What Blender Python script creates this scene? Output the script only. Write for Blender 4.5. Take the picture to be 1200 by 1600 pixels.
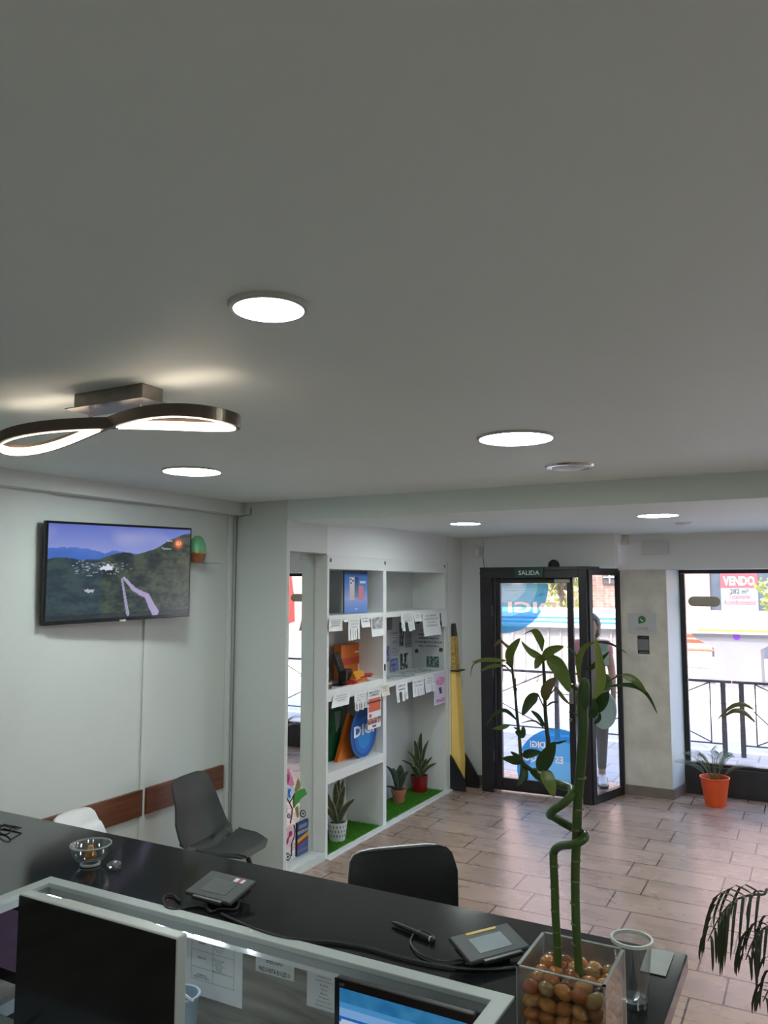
import bpy, bmesh, math, random
from mathutils import Vector, Matrix, noise
random.seed(7)
C = bpy.context.scene.collection
D = bpy.data
for o in list(D.objects): D.objects.remove(o)
S = bpy.context.scene
PI = math.pi

# ------------------------------------------------------------------ camera
EYE = Vector((0, 0, 1.9))
FPX, PITCH, YAW, ROLL = 1230.66, 0.0935, 0.4965, 0.0006
FWD = Vector((-math.sin(YAW)*math.cos(PITCH), math.cos(YAW)*math.cos(PITCH), math.sin(PITCH)))
_r = Vector((math.cos(YAW), math.sin(YAW), 0)); _u = _r.cross(FWD)
RGT = math.cos(ROLL)*_r + math.sin(ROLL)*_u; UPV = -math.sin(ROLL)*_r + math.cos(ROLL)*_u
cd = D.cameras.new('camera'); cam = D.objects.new('camera', cd); C.objects.link(cam)
cd.sensor_fit = 'VERTICAL'; cd.sensor_height = 36; cd.lens = FPX/1600*36; cd.clip_start = .05; cd.clip_end = 200
m3 = Matrix((RGT, UPV, -FWD)).transposed()
cam.matrix_world = Matrix.Translation(EYE) @ m3.to_4x4()
S.camera = cam

def at(x, y, X=None, Y=None, Z=None):
    """world point on a plane of the room seen in the photo at (x, y)"""
    d = (x-600)*RGT - (y-800)*UPV + FPX*FWD
    t = X/d.x if X is not None else Y/d.y if Y is not None else (Z-EYE.z)/d.z
    return EYE + t*d

# ------------------------------------------------------------------ view, sky, sun
S.view_settings.view_transform = 'Standard'; S.view_settings.look = 'None'
S.view_settings.exposure = 0.0; S.view_settings.gamma = 1; S.view_settings.use_curve_mapping = False
try: S.cycles.max_bounces = 8; S.cycles.diffuse_bounces = 5; S.cycles.transparent_max_bounces = 24
except Exception: pass
SKY, SUN, DOWN, LEDW = 2.05, 9.5, 76.0, 9.5
w = D.worlds.new('sky'); S.world = w; w.use_nodes = True
nt = w.node_tree; nt.nodes.clear()
sk = nt.nodes.new('ShaderNodeTexSky'); sk.sky_type = 'NISHITA'; sk.sun_disc = False
sk.sun_elevation = math.radians(62); sk.sun_rotation = math.radians(180); sk.air_density = 1.0; sk.dust_density = 2.5
bg = nt.nodes.new('ShaderNodeBackground'); bg.inputs[1].default_value = SKY
wo = nt.nodes.new('ShaderNodeOutputWorld')
nt.links.new(sk.outputs[0], bg.inputs[0]); nt.links.new(bg.outputs[0], wo.inputs[0])
sl = D.lights.new('sun', 'SUN'); sl.energy = SUN; sl.angle = math.radians(.6); sl.color = (1, .93, .84)
so = D.objects.new('sun', sl); C.objects.link(so); so.location = (0, -5, 12)
so.rotation_euler = Vector((0.12, .46, -1)).to_track_quat('-Z', 'Y').to_euler()

# ------------------------------------------------------------------ materials
def lin(c): return tuple((v/12.92 if v <= .04045 else ((v+.055)/1.055)**2.4) for v in [k/255 for k in c])
def srgb(r, g, b): return lin((r, g, b))
def newmat(name):
    m = D.materials.new(name); m.use_nodes = True
    t = m.node_tree; t.nodes.clear()
    return m, t, t.nodes.new('ShaderNodeOutputMaterial')
def mat(name, col, rough=.5, metal=0, spec=.5, mottle=0, scale=8, bump=0, bscale=60, emit=0, ecol=None, coat=0, trans=0, detail=4):
    m, t, out = newmat(name)
    p = t.nodes.new('ShaderNodeBsdfPrincipled')
    p.inputs['Base Color'].default_value = (*col, 1); p.inputs['Roughness'].default_value = rough
    p.inputs['Metallic'].default_value = metal; p.inputs['Specular IOR Level'].default_value = spec
    p.inputs['Coat Weight'].default_value = coat; p.inputs['Coat Roughness'].default_value = .1
    if trans: p.inputs['Transmission Weight'].default_value = trans
    if emit:
        p.inputs['Emission Color'].default_value = (*(ecol or col), 1); p.inputs['Emission Strength'].default_value = emit
    tc = t.nodes.new('ShaderNodeTexCoord')
    if mottle:
        n = t.nodes.new('ShaderNodeTexNoise'); n.inputs['Scale'].default_value = scale; n.inputs['Detail'].default_value = detail
        t.links.new(tc.outputs['Object'], n.inputs['Vector'])
        r = t.nodes.new('ShaderNodeValToRGB')
        r.color_ramp.elements[0].position = .3; r.color_ramp.elements[1].position = .7
        r.color_ramp.elements[0].color = (*[max(0, c*(1-mottle)) for c in col], 1)
        r.color_ramp.elements[1].color = (*[min(1, c*(1+mottle)) for c in col], 1)
        t.links.new(n.outputs['Fac'], r.inputs[0]); t.links.new(r.outputs[0], p.inputs['Base Color'])
    if bump:
        n = t.nodes.new('ShaderNodeTexNoise'); n.inputs['Scale'].default_value = bscale; n.inputs['Detail'].default_value = 3
        t.links.new(tc.outputs['Object'], n.inputs['Vector'])
        b = t.nodes.new('ShaderNodeBump'); b.inputs['Strength'].default_value = bump; b.inputs['Distance'].default_value = .004
        t.links.new(n.outputs['Fac'], b.inputs['Height']); t.links.new(b.outputs[0], p.inputs['Normal'])
    t.links.new(p.outputs[0], out.inputs[0])
    return m
def glassmat(name, tint=(1, 1, 1), refl=.06, rough=0.0):
    m, t, out = newmat(name)
    a = t.nodes.new('ShaderNodeBsdfTransparent'); a.inputs[0].default_value = (*tint, 1)
    g = t.nodes.new('ShaderNodeBsdfGlossy'); g.inputs['Roughness'].default_value = rough
    f = t.nodes.new('ShaderNodeLayerWeight'); f.inputs[0].default_value = .35
    mu = t.nodes.new('ShaderNodeMath'); mu.operation = 'MULTIPLY_ADD'; mu.inputs[1].default_value = .7; mu.inputs[2].default_value = refl
    x = t.nodes.new('ShaderNodeMixShader')
    t.links.new(f.outputs['Facing'], mu.inputs[0])
    pw = t.nodes.new('ShaderNodeMath'); pw.operation = 'POWER'; pw.inputs[1].default_value = 3
    t.links.new(f.outputs['Facing'], pw.inputs[0]); t.links.new(pw.outputs[0], mu.inputs[0])
    t.links.new(mu.outputs[0], x.inputs[0]); t.links.new(a.outputs[0], x.inputs[1]); t.links.new(g.outputs[0], x.inputs[2])
    t.links.new(x.outputs[0], out.inputs[0])
    return m
def emat(name, col, s):
    m, t, out = newmat(name)
    e = t.nodes.new('ShaderNodeEmission'); e.inputs[0].default_value = (*col, 1); e.inputs[1].default_value = s
    t.links.new(e.outputs[0], out.inputs[0]); return m
def vmat(name, emit=0, rough=.6):
    """coloured print or lit screen; colours come from the mesh"""
    m, t, out = newmat(name)
    a = t.nodes.new('ShaderNodeVertexColor'); a.layer_name = 'Col'
    p = t.nodes.new('ShaderNodeBsdfPrincipled'); p.inputs['Roughness'].default_value = rough
    if emit:
        p.inputs['Base Color'].default_value = (.01, .01, .01, 1); p.inputs['Roughness'].default_value = .15
        t.links.new(a.outputs[0], p.inputs['Emission Color']); p.inputs['Emission Strength'].default_value = emit
    else: t.links.new(a.outputs[0], p.inputs['Base Color'])
    t.links.new(p.outputs[0], out.inputs[0]); return m
def leafmat(name, col, col2=None, stripe=False, rough=.45, ss=.25):
    m, t, out = newmat(name)
    p = t.nodes.new('ShaderNodeBsdfPrincipled'); p.inputs['Roughness'].default_value = rough
    p.inputs['Base Color'].default_value = (*col, 1)
    if stripe:
        a = t.nodes.new('ShaderNodeVertexColor'); a.layer_name = 'Col'; t.links.new(a.outputs[0], p.inputs['Base Color'])
    else:
        tc = t.nodes.new('ShaderNodeTexCoord'); n = t.nodes.new('ShaderNodeTexNoise'); n.inputs['Scale'].default_value = 14
        t.links.new(tc.outputs['Object'], n.inputs['Vector'])
        mx = t.nodes.new('ShaderNodeMixRGB'); mx.inputs[1].default_value = (*col, 1); mx.inputs[2].default_value = (*(col2 or [c*1.6 for c in col]), 1)
        t.links.new(n.outputs['Fac'], mx.inputs[0]); t.links.new(mx.outputs[0], p.inputs['Base Color'])
    tr = t.nodes.new('ShaderNodeBsdfTranslucent'); tr.inputs[0].default_value = (*(col2 or [min(1, c*1.8) for c in col]), 1)
    x = t.nodes.new('ShaderNodeMixShader'); x.inputs[0].default_value = ss
    t.links.new(p.outputs[0], x.inputs[1]); t.links.new(tr.outputs[0], x.inputs[2]); t.links.new(x.outputs[0], out.inputs[0])
    return m

M = {}
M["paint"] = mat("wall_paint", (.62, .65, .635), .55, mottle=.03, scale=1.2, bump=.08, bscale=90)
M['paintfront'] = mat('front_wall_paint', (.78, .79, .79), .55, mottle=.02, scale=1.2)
M['ceil'] = mat("ceiling_paint", (.74, .82, .80), .6, mottle=.03, scale=.9)
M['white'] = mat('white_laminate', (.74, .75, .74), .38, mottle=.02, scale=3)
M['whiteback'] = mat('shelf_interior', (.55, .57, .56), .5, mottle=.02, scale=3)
M['metalframe'] = mat('black_frame', (.018, .016, .020), .35, mottle=.2)
M['blacktop'] = mat('black_granite', (.010, .010, .012), .11, mottle=.9, scale=420, detail=1)
M['blackpanel'] = mat('counter_front', (.03, .03, .033), .5, mottle=.2)
M['rim'] = mat('grey_counter_edging', (.40, .43, .42), .4, mottle=.04, scale=5)
M['fascia'] = mat('grey_counter_fascia', (.33, .36, .37), .45, mottle=.05, scale=5)
M['black'] = mat('black_plastic', (.012, .012, .013), .4, mottle=.15)
M['blackgloss'] = mat('glossy_black', (.004, .004, .005), .12, mottle=.1)
M['darkgrey'] = mat('dark_grey_plastic', (.028, .031, .032), .55, mottle=.1)
M['chairgrey'] = mat('anthracite_shell', (.045, .050, .048), .5, spec=.3, mottle=.08, scale=3)
M['chairpad'] = mat('anthracite_leather', (.040, .045, .043), .5, mottle=.08, bump=.2, bscale=200)
M['leather'] = mat('black_leather', (.008, .008, .009), .45, spec=.3, mottle=.2, bump=.25, bscale=160)
M['whiteplastic'] = mat('white_plastic', (.78, .79, .80), .35, mottle=.02)
M['silver'] = mat('silver_plastic', (.50, .51, .48), .4, mottle=.03)
M['chrome'] = mat('chrome', (.6, .58, .55), .25, metal=1, mottle=.05)
M['brushed'] = mat('brushed_nickel', (.30, .27, .24), .33, metal=1, mottle=.1, scale=30)
M['bronze'] = mat('brown_anodised', (.13, .10, .075), .35, metal=.7, mottle=.1)
M['paper'] = mat('paper', (.78, .79, .80), .7, mottle=.02)
M['paperwarm'] = mat('cream_paper', (.72, .66, .58), .7, mottle=.03)
M['ink'] = mat('printed_ink', (.03, .03, .035), .7, mottle=.1)
M['inkgrey'] = mat('grey_ink', (.18, .18, .20), .7, mottle=.1)
M['whiteprint'] = mat('white_print', (.8, .82, .84), .5, mottle=.02)
M['soil'] = mat('soil', (.035, .025, .018), .9, mottle=.5, scale=60, bump=.6)
M['terracotta'] = mat('terracotta', (.42, .15, .085), .7, mottle=.12, scale=12, bump=.2)
M['redpot'] = mat('red_glazed_ceramic', (.22, .008, .012), .25, mottle=.08)
M['orangepot'] = mat('orange_plastic', (.78, .09, .015), .4, mottle=.05)
M['wooddark'] = None
M['glass'] = glassmat('window_glass')
M['vaseglass'] = glassmat('vase_glass', (.96, .97, .96), .10, .15)
M['water'] = glassmat('water', (.98, .93, .84), .03)
M['clearplastic'] = glassmat('clear_plastic', (.90, .92, .92), .10, .05)
M['mirror'] = mat('mirror_silver', (.86, .90, .88), .01, metal=1, mottle=.01)
M['lamp'] = emat('lamp_diffuser', (.88, 1.0, .97), DOWN)
M['led'] = emat('led_strip', (1, .80, .62), LEDW)
M['ledwhite'] = emat('led_strip_cool', (.80, .92, 1.0), 26)
M['print'] = vmat('coloured_print'); M['screen'] = vmat('lit_screen', 1.0); M['film'] = vmat('window_film')
M['skin'] = mat('skin', (.55, .33, .25), .5, mottle=.05)
M['hair'] = mat('dark_hair', (.03, .022, .02), .5, mottle=.4, scale=90)
M['brass'] = mat('brass', (.5, .38, .15), .35, metal=1, mottle=.1)
M['steel'] = mat('painted_steel', (.055, .05, .055), .5, mottle=.2)

def floor_mat():
    m, t, out = newmat('porcelain_floor_tiles')
    p = t.nodes.new('ShaderNodeBsdfPrincipled')
    tc = t.nodes.new('ShaderNodeTexCoord'); mp = t.nodes.new('ShaderNodeMapping')
    mp.inputs['Location'].default_value = (1.02, -4.345, 0)
    mp.inputs['Rotation'].default_value = (0, 0, 0)
    t.links.new(tc.outputs['Object'], mp.inputs[0])
    b = t.nodes.new('ShaderNodeTexBrick'); b.offset = .25; b.offset_frequency = 2; b.squash = 1
    b.inputs['Scale'].default_value = 1; b.inputs['Brick Width'].default_value = .578; b.inputs['Row Height'].default_value = .2875
    b.inputs['Mortar Size'].default_value = .0050; b.inputs['Mortar Smooth'].default_value = .1
    b.inputs['Color1'].default_value = (*srgb(162, 137, 124), 1); b.inputs['Color2'].default_value = (*srgb(172, 147, 133), 1)
    b.inputs['Mortar'].default_value = (*srgb(70, 58, 52), 1)
    t.links.new(mp.outputs[0], b.inputs['Vector'])
    mp2 = t.nodes.new('ShaderNodeMapping'); mp2.inputs['Scale'].default_value = (1.5, 3.2, 1)
    t.links.new(tc.outputs['Object'], mp2.inputs[0])
    n = t.nodes.new('ShaderNodeTexNoise'); n.inputs['Scale'].default_value = 2.2; n.inputs['Detail'].default_value = 4; n.inputs['Roughness'].default_value = .5
    t.links.new(mp2.outputs[0], n.inputs['Vector'])
    r = t.nodes.new('ShaderNodeValToRGB'); r.color_ramp.elements[0].position = .25; r.color_ramp.elements[1].position = .75
    r.color_ramp.elements[0].color = (.80, .80, .81, 1); r.color_ramp.elements[1].color = (1.1, 1.09, 1.07, 1)
    t.links.new(n.outputs['Fac'], r.inputs[0])
    x = t.nodes.new('ShaderNodeMixRGB'); x.blend_type = 'MULTIPLY'; x.inputs[0].default_value = 1
    t.links.new(b.outputs['Color'], x.inputs[1]); t.links.new(r.outputs[0], x.inputs[2]); t.links.new(x.outputs[0], p.inputs['Base Color'])
    mr = t.nodes.new('ShaderNodeMapRange'); mr.inputs['To Min'].default_value = .2; mr.inputs['To Max'].default_value = .36
    t.links.new(n.outputs['Fac'], mr.inputs[0]); t.links.new(mr.outputs[0], p.inputs['Roughness'])
    bp = t.nodes.new('ShaderNodeBump'); bp.inputs['Strength'].default_value = .4; bp.inputs['Distance'].default_value = .002; bp.invert = True
    t.links.new(b.outputs['Fac'], bp.inputs['Height']); t.links.new(bp.outputs[0], p.inputs['Normal'])
    t.links.new(p.outputs[0], out.inputs[0]); return m
M['floor'] = floor_mat()
def brick_mat(name, c1, c2, mo, bw=.25, rh=.07, plane='XZ', ms=.008):
    m, t, out = newmat(name)
    p = t.nodes.new('ShaderNodeBsdfPrincipled'); p.inputs['Roughness'].default_value = .85
    tc = t.nodes.new('ShaderNodeTexCoord'); sx = t.nodes.new('ShaderNodeSeparateXYZ'); cx = t.nodes.new('ShaderNodeCombineXYZ')
    t.links.new(tc.outputs['Object'], sx.inputs[0])
    t.links.new(sx.outputs[plane[0]], cx.inputs[0]); t.links.new(sx.outputs[plane[1]], cx.inputs[1])
    b = t.nodes.new('ShaderNodeTexBrick'); b.inputs['Scale'].default_value = 1; b.inputs['Brick Width'].default_value = bw
    b.inputs['Row Height'].default_value = rh; b.inputs['Mortar Size'].default_value = ms
    b.inputs['Color1'].default_value = (*c1, 1); b.inputs['Color2'].default_value = (*c2, 1); b.inputs['Mortar'].default_value = (*mo, 1)
    t.links.new(cx.outputs[0], b.inputs['Vector']); t.links.new(b.outputs['Color'], p.inputs['Base Color'])
    t.links.new(p.outputs[0], out.inputs[0]); return m
def wood_mat(name, c1, c2, sx=1, sy=14, sz=14, rough=.4, sc=2.5):
    m, t, out = newmat(name)
    p = t.nodes.new('ShaderNodeBsdfPrincipled'); p.inputs['Roughness'].default_value = rough
    tc = t.nodes.new('ShaderNodeTexCoord'); mp = t.nodes.new('ShaderNodeMapping'); mp.inputs['Scale'].default_value = (sx, sy, sz)
    n = t.nodes.new('ShaderNodeTexNoise'); n.inputs['Scale'].default_value = sc; n.inputs['Detail'].default_value = 6; n.inputs['Distortion'].default_value = .8
    t.links.new(tc.outputs['Object'], mp.inputs[0]); t.links.new(mp.outputs[0], n.inputs['Vector'])
    r = t.nodes.new('ShaderNodeValToRGB'); r.color_ramp.elements[0].position = .33; r.color_ramp.elements[1].position = .68
    r.color_ramp.elements[0].color = (*c1, 1); r.color_ramp.elements[1].color = (*c2, 1)
    t.links.new(n.outputs['Fac'], r.inputs[0]); t.links.new(r.outputs[0], p.inputs['Base Color']); t.links.new(p.outputs[0], out.inputs[0])
    return m
M['reddado'] = wood_mat('reddish_wood', srgb(92, 52, 36), srgb(122, 72, 50), 14, 1, 14)
M['greywood'] = wood_mat('grey_wood_laminate', srgb(112, 106, 100), srgb(176, 170, 162), .9, 1, 7, .45, 3.5)
M['plaster'] = mat('mottled_grey_stucco', srgb(205, 200, 188), .7, mottle=.16, scale=5, bump=.3, bscale=25, detail=8)
M['baseb'] = mat('stone_skirting', srgb(118, 106, 98), .5, mottle=.12, scale=9)

# ------------------------------------------------------------------ mesh building
class MB:
    def __init__(s): s.v = []; s.f = []; s.c = []          # c: colour per face or None
    def add(s, vs, fs, col=None, mtx=None):
        n = len(s.v)
        s.v += [Vector(v) if mtx is None else mtx @ Vector(v) for v in vs]
        s.f += [tuple(i+n for i in f) for f in fs]; s.c += [col]*len(fs); return s
    def box(s, x0, x1, y0, y1, z0, z1, col=None, mtx=None):
        vs = [(x, y, z) for z in (z0, z1) for y in (y0, y1) for x in (x0, x1)]
        return s.add(vs, [(0, 2, 3, 1), (4, 5, 7, 6), (0, 1, 5, 4), (2, 6, 7, 3), (0, 4, 6, 2), (1, 3, 7, 5)], col, mtx)
    def bbox(s, x0, x1, y0, y1, z0, z1, b=.005, seg=2, col=None, mtx=None):
        bm = bmesh.new()
        vs = [bm.verts.new(p) for p in [(x, y, z) for z in (z0, z1) for y in (y0, y1) for x in (x0, x1)]]
        for f in [(0, 2, 3, 1), (4, 5, 7, 6), (0, 1, 5, 4), (2, 6, 7, 3), (0, 4, 6, 2), (1, 3, 7, 5)]: bm.faces.new([vs[i] for i in f])
        b = min(b, .49*min(abs(x1-x0), abs(y1-y0), abs(z1-z0)))
        bmesh.ops.bevel(bm, geom=bm.edges[:], offset=b, segments=seg, profile=.5, affect='EDGES')
        return s.bm(bm, col, mtx)
    def bm(s, bm, col=None, mtx=None):
        bm.verts.index_update()
        s.add([v.co.copy() for v in bm.verts], [[v.index for v in f.verts] for f in bm.faces], col, mtx); bm.free(); return s
    def tube(s, pts, r, n=8, cap=True, col=None, mtx=None, ry=None):
        pts = [Vector(p) for p in pts]; rs = r if isinstance(r, (list, tuple)) else [r]*len(pts)
        vs = []; up = None
        for i, p in enumerate(pts):
            d = (pts[min(i+1, len(pts)-1)] - pts[max(i-1, 0)]).normalized()
            if up is None:
                up = Vector((0, 0, 1)) if abs(d.z) < .9 else Vector((0, 1, 0))
            a = d.cross(up).normalized(); b = a.cross(d).normalized(); up = b
            for k in range(n):
                t = 2*PI*k/n; vs.append(p + a*math.cos(t)*rs[i] + b*math.sin(t)*(rs[i] if ry is None else ry))
        fs = [(i*n+k, i*n+(k+1) % n, (i+1)*n+(k+1) % n, (i+1)*n+k) for i in range(len(pts)-1) for k in range(n)]
        if cap: fs += [tuple(range(n-1, -1, -1)), tuple((len(pts)-1)*n+k for k in range(n))]
        return s.add(vs, fs, col, mtx)
    def lathe(s, prof, n=32, cx=0, cy=0, cz=0, col=None, mtx=None, closed=False):
        vs = [(cx+r*math.cos(2*PI*k/n), cy+r*math.sin(2*PI*k/n), cz+z) for r, z in prof for k in range(n)]
        m = len(prof)
        fs = [(i*n+k, i*n+(k+1) % n, ((i+1) % m)*n+(k+1) % n, ((i+1) % m)*n+k) for i in range(m if closed else m-1) for k in range(n)]
        if not closed:
            if prof[0][0] > 1e-6: fs.append(tuple(range(n-1, -1, -1)))
            if prof[-1][0] > 1e-6: fs.append(tuple((m-1)*n+k for k in range(n)))
        return s.add(vs, fs, col, mtx)
    def prism(s, poly, a0, a1, axis='Y', col=None, mtx=None):
        """extrude a 2D polygon; axis Y: poly in XZ; X: poly in YZ; Z: poly in XY"""
        def pt(p, a): return (p[0], a, p[1]) if axis == 'Y' else (a, p[0], p[1]) if axis == 'X' else (p[0], p[1], a)
        n = len(poly); vs = [pt(p, a0) for p in poly] + [pt(p, a1) for p in poly]
        fs = [tuple(range(n-1, -1, -1)), tuple(range(n, 2*n))] + [(i, (i+1) % n, n+(i+1) % n, n+i) for i in range(n)]
        return s.add(vs, fs, col, mtx)
    def slab(s, quad, t, col=None):
        """four world points given a thickness"""
        q = [Vector(p) for p in quad]; nrm = (q[1]-q[0]).cross(q[3]-q[0]).normalized()*t
        return s.add(q+[p+nrm for p in q], [(3, 2, 1, 0), (4, 5, 6, 7), (0, 1, 5, 4), (1, 2, 6, 5), (2, 3, 7, 6), (3, 0, 4, 7)], col)

_txtcache = {}
def text_geo(txt, size, depth=.0, bold=0.0, res=2):
    k = (txt, bold, res)
    if k not in _txtcache:
        cu = D.curves.new('t', 'FONT'); cu.body = txt; cu.size = 1; cu.offset = bold; cu.align_x = 'CENTER'; cu.align_y = 'CENTER'; cu.resolution_u = res
        o = D.objects.new('t', cu); C.objects.link(o)
        dg = bpy.context.evaluated_depsgraph_get(); me = D.meshes.new_from_object(o.evaluated_get(dg))
        _txtcache[k] = ([v.co.copy() for v in me.vertices], [tuple(p.vertices) for p in me.polygons])
        D.objects.remove(o); D.curves.remove(cu); D.meshes.remove(me)
    return _txtcache[k]
def frame3(o, ux, uy):
    """matrix whose x,y axes are ux,uy (world) with origin o"""
    ux = Vector(ux).normalized(); uy = Vector(uy).normalized(); uz = ux.cross(uy)
    m = Matrix((ux, uy, uz)).transposed().to_4x4(); m.translation = Vector(o); return m
def add_text(mb, txt, mtx, height, width=None, bold=.0, col=None, depth=.0006, mirror=False, res=2):
    v, f = text_geo(txt, 1, bold=bold, res=res)
    xs = [p.x for p in v]; ys = [p.y for p in v]
    if not xs: return mb
    hx = max(xs)-min(xs); cx = (max(xs)+min(xs))/2; hy = max(ys)-min(ys); cy = (max(ys)+min(ys))/2
    sy = height/max(hy, .01); sx = (width/hx if width else sy)*(-1 if mirror else 1)
    vs = [mtx @ Vector(((p.x-cx)*sx, (p.y-cy)*sy, depth)) for p in v]
    return mb.add(vs, f, col)
def at_box(root): return root.matrix_basis.inverted()

def tag(o, label=None, cat=None, group=None, kind=None):
    if label: o['label'] = label
    if cat: o['category'] = cat
    if group: o['group'] = group
    if kind: o['kind'] = kind
    return o
def thing(name, label, cat, loc=(0, 0, 0), rz=0, group=None):
    o = D.objects.new(name, None); C.objects.link(o); o.location = loc; o.rotation_euler = (0, 0, rz); o.empty_display_size = .1
    return tag(o, label, cat, group)
def chain(o):
    m = Matrix.Identity(4)
    while o is not None: m = o.matrix_basis @ m; o = o.parent
    return m
def obj(name, mb, m, parent=None, smooth=False, world=False, label=None, cat=None, group=None, kind=None):
    """world=True: vertices are world coordinates. Top-level meshes get their origin at their base centre."""
    vs = mb.v; loc = None
    if parent is not None and world:
        inv = chain(parent).inverted(); vs = [inv @ v for v in vs]
    if parent is None:
        lo = [min(v[i] for v in vs) for i in range(3)]; hi = [max(v[i] for v in vs) for i in range(3)]
        if kind != 'structure':
            loc = Vector(((lo[0]+hi[0])/2, (lo[1]+hi[1])/2, lo[2])); vs = [v-loc for v in vs]
    me = D.meshes.new(name); me.from_pydata([tuple(v) for v in vs], [], mb.f); me.validate(verbose=False)
    if any(c is not None for c in mb.c) and len(me.polygons) == len(mb.c):
        ca = me.color_attributes.new('Col', 'FLOAT_COLOR', 'CORNER')
        i = 0
        for p, c in zip(me.polygons, mb.c):
            c = c or (.5, .5, .5)
            for li in p.loop_indices: ca.data[li].color = (*c[:3], 1)
    me.materials.append(m)
    if smooth:
        for p in me.polygons: p.use_smooth = True
    me.update()
    o = D.objects.new(name, me); C.objects.link(o)
    if smooth:
        try: me.set_sharp_from_angle(angle=math.radians(40))
        except Exception: pass
    if parent is not None: o.parent = parent
    elif loc is not None: o.location = loc
    return tag(o, label, cat, group, kind)
def struct(name, mb, m, parent=None, smooth=False): return obj(name, mb, m, parent, smooth, kind=None if parent else 'structure', world=bool(parent))
def kids(o): return [c for c in D.objects if c.parent == o]
def copy_tree(o, loc=None, rz=None, label=None, parent=None):
    c = o.copy(); C.objects.link(c); c.parent = parent
    if loc is not None: c.location = loc
    if rz is not None: c.rotation_euler = (0, 0, rz)
    if label: c['label'] = label
    for k in kids(o): copy_tree(k, parent=c)
    return c

def picture(mb, o, ux, uy, w, h, nx, ny, fn):
    """a printed / lit picture: grid of coloured cells, fn(u, v) -> sRGB 0..255"""
    o = Vector(o); ux = Vector(ux).normalized()*w; uy = Vector(uy).normalized()*h
    n = len(mb.v)
    mb.v += [o + ux*(i/nx) + uy*(j/ny) for j in range(ny+1) for i in range(nx+1)]
    for j in range(ny):
        for i in range(nx):
            a = n+j*(nx+1)+i; mb.f.append((a, a+1, a+nx+2, a+nx+1)); mb.c.append(lin(fn((i+.5)/nx, (j+.5)/ny)))
    return mb
def mix(a, b, t): t = max(0, min(1, t)); return tuple(a[i]*(1-t)+b[i]*t for i in range(3))
def pl(pts, u):
    for (a, b), (c, d) in zip(pts, pts[1:]):
        if u <= c: return b+(d-b)*(u-a)/(c-a) if u >= a else b
    return pts[-1][1]
def nz(u, v, s, k=0): return noise.noise(Vector((u*s, v*s, k)))

# ================================================================== STRUCTURE
X0 = -3.065            # plane of the shelf front
XW = -3.52             # TV wall
ZC = 2.47              # main ceiling
ZF = 2.375             # ceiling by the shop front
YB = 4.30              # beam
YD = 7.28              # wall above the entrance
YP = 7.60              # pillar face
YWN = 7.95             # shop window plane
XR = 3.4; YBK = -2.6
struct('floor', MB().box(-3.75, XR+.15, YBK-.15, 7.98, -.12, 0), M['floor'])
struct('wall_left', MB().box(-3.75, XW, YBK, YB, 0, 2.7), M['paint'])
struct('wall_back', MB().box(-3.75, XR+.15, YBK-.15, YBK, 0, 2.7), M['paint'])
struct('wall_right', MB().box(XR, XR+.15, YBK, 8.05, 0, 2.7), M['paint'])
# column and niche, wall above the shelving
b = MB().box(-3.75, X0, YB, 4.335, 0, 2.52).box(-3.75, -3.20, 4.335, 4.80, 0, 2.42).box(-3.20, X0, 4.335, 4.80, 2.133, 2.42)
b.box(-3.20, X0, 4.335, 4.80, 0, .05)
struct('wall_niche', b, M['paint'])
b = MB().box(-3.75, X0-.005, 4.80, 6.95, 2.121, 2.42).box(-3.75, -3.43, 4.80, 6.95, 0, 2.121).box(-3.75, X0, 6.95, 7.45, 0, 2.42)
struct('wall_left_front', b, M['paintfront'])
struct('ceiling', MB().box(-3.75, XR+.15, YBK, YB+.02, ZC, ZC+.2), M['ceil'])
struct('ceiling_front', MB().box(-3.75, XR+.15, 5.0, 8.05, ZF, ZF+.2), M['ceil'])
bb = MB().bbox(X0, XR+.15, YB+.001, 5.0, 2.334, 2.62, .003)
struct('trim_1', bb, M['ceil'])
struct('trim_2', MB().bbox(XW-.05, -3.43, YBK, YB, 2.385, ZC+.02, .006), M['paint'])
# wall over the entrance, left pier, header over pillar and window
struct('wall_front', MB().box(-3.75, -1.565, YD, YD+.14, 2.06, ZF+.05).box(-3.75, -2.775, YD, YD+.14, 0, 2.06), M['paintfront'])
struct('wall_front_header', MB().box(-1.64, XR+.1, YP, 8.05, 2.052, ZF+.05).box(-3.75, -1.56, 7.42, 8.05, 2.30, ZF+.05), M['paintfront'])
pb = MB().prism([(-1.605, 7.60), (-1.178, 7.60), (-1.108, 8.0), (-1.605, 8.0)], 0, 2.052, 'Z')
struct('wall_pillar', pb, M['plaster'])
struct('trim_3', MB().prism([(-1.180, 7.597), (-1.176, 7.597), (-1.104, 7.955), (-1.110, 7.955)], .09, 2.05, 'Z'), M['paint'])
struct('baseboard_pillar', MB().prism([(-1.60, 7.585), (-1.165, 7.585), (-1.095, 7.95), (-1.605, 7.95)], 0, .088, 'Z'), M['baseb'])
struct('baseboard_front', MB().bbox(-3.06, -2.79, 7.262, 7.285, 0, .09, .004), M['baseb'])
# upper storeys of the shop's own building and the return beside the shop
struct('wall_facade', MB().box(-14, -3.76, 7.3, 8.05, 0, 8.6).box(-14, 14, 7.3, 8.05, 2.62, 8.6).box(XR+.16, 14, 7.3, 8.05, 0, 2.62), M['plaster'])
struct('ceiling_roof', MB().box(-14, 14, -4, 7.3, 2.72, 2.9), M['plaster'])

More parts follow.
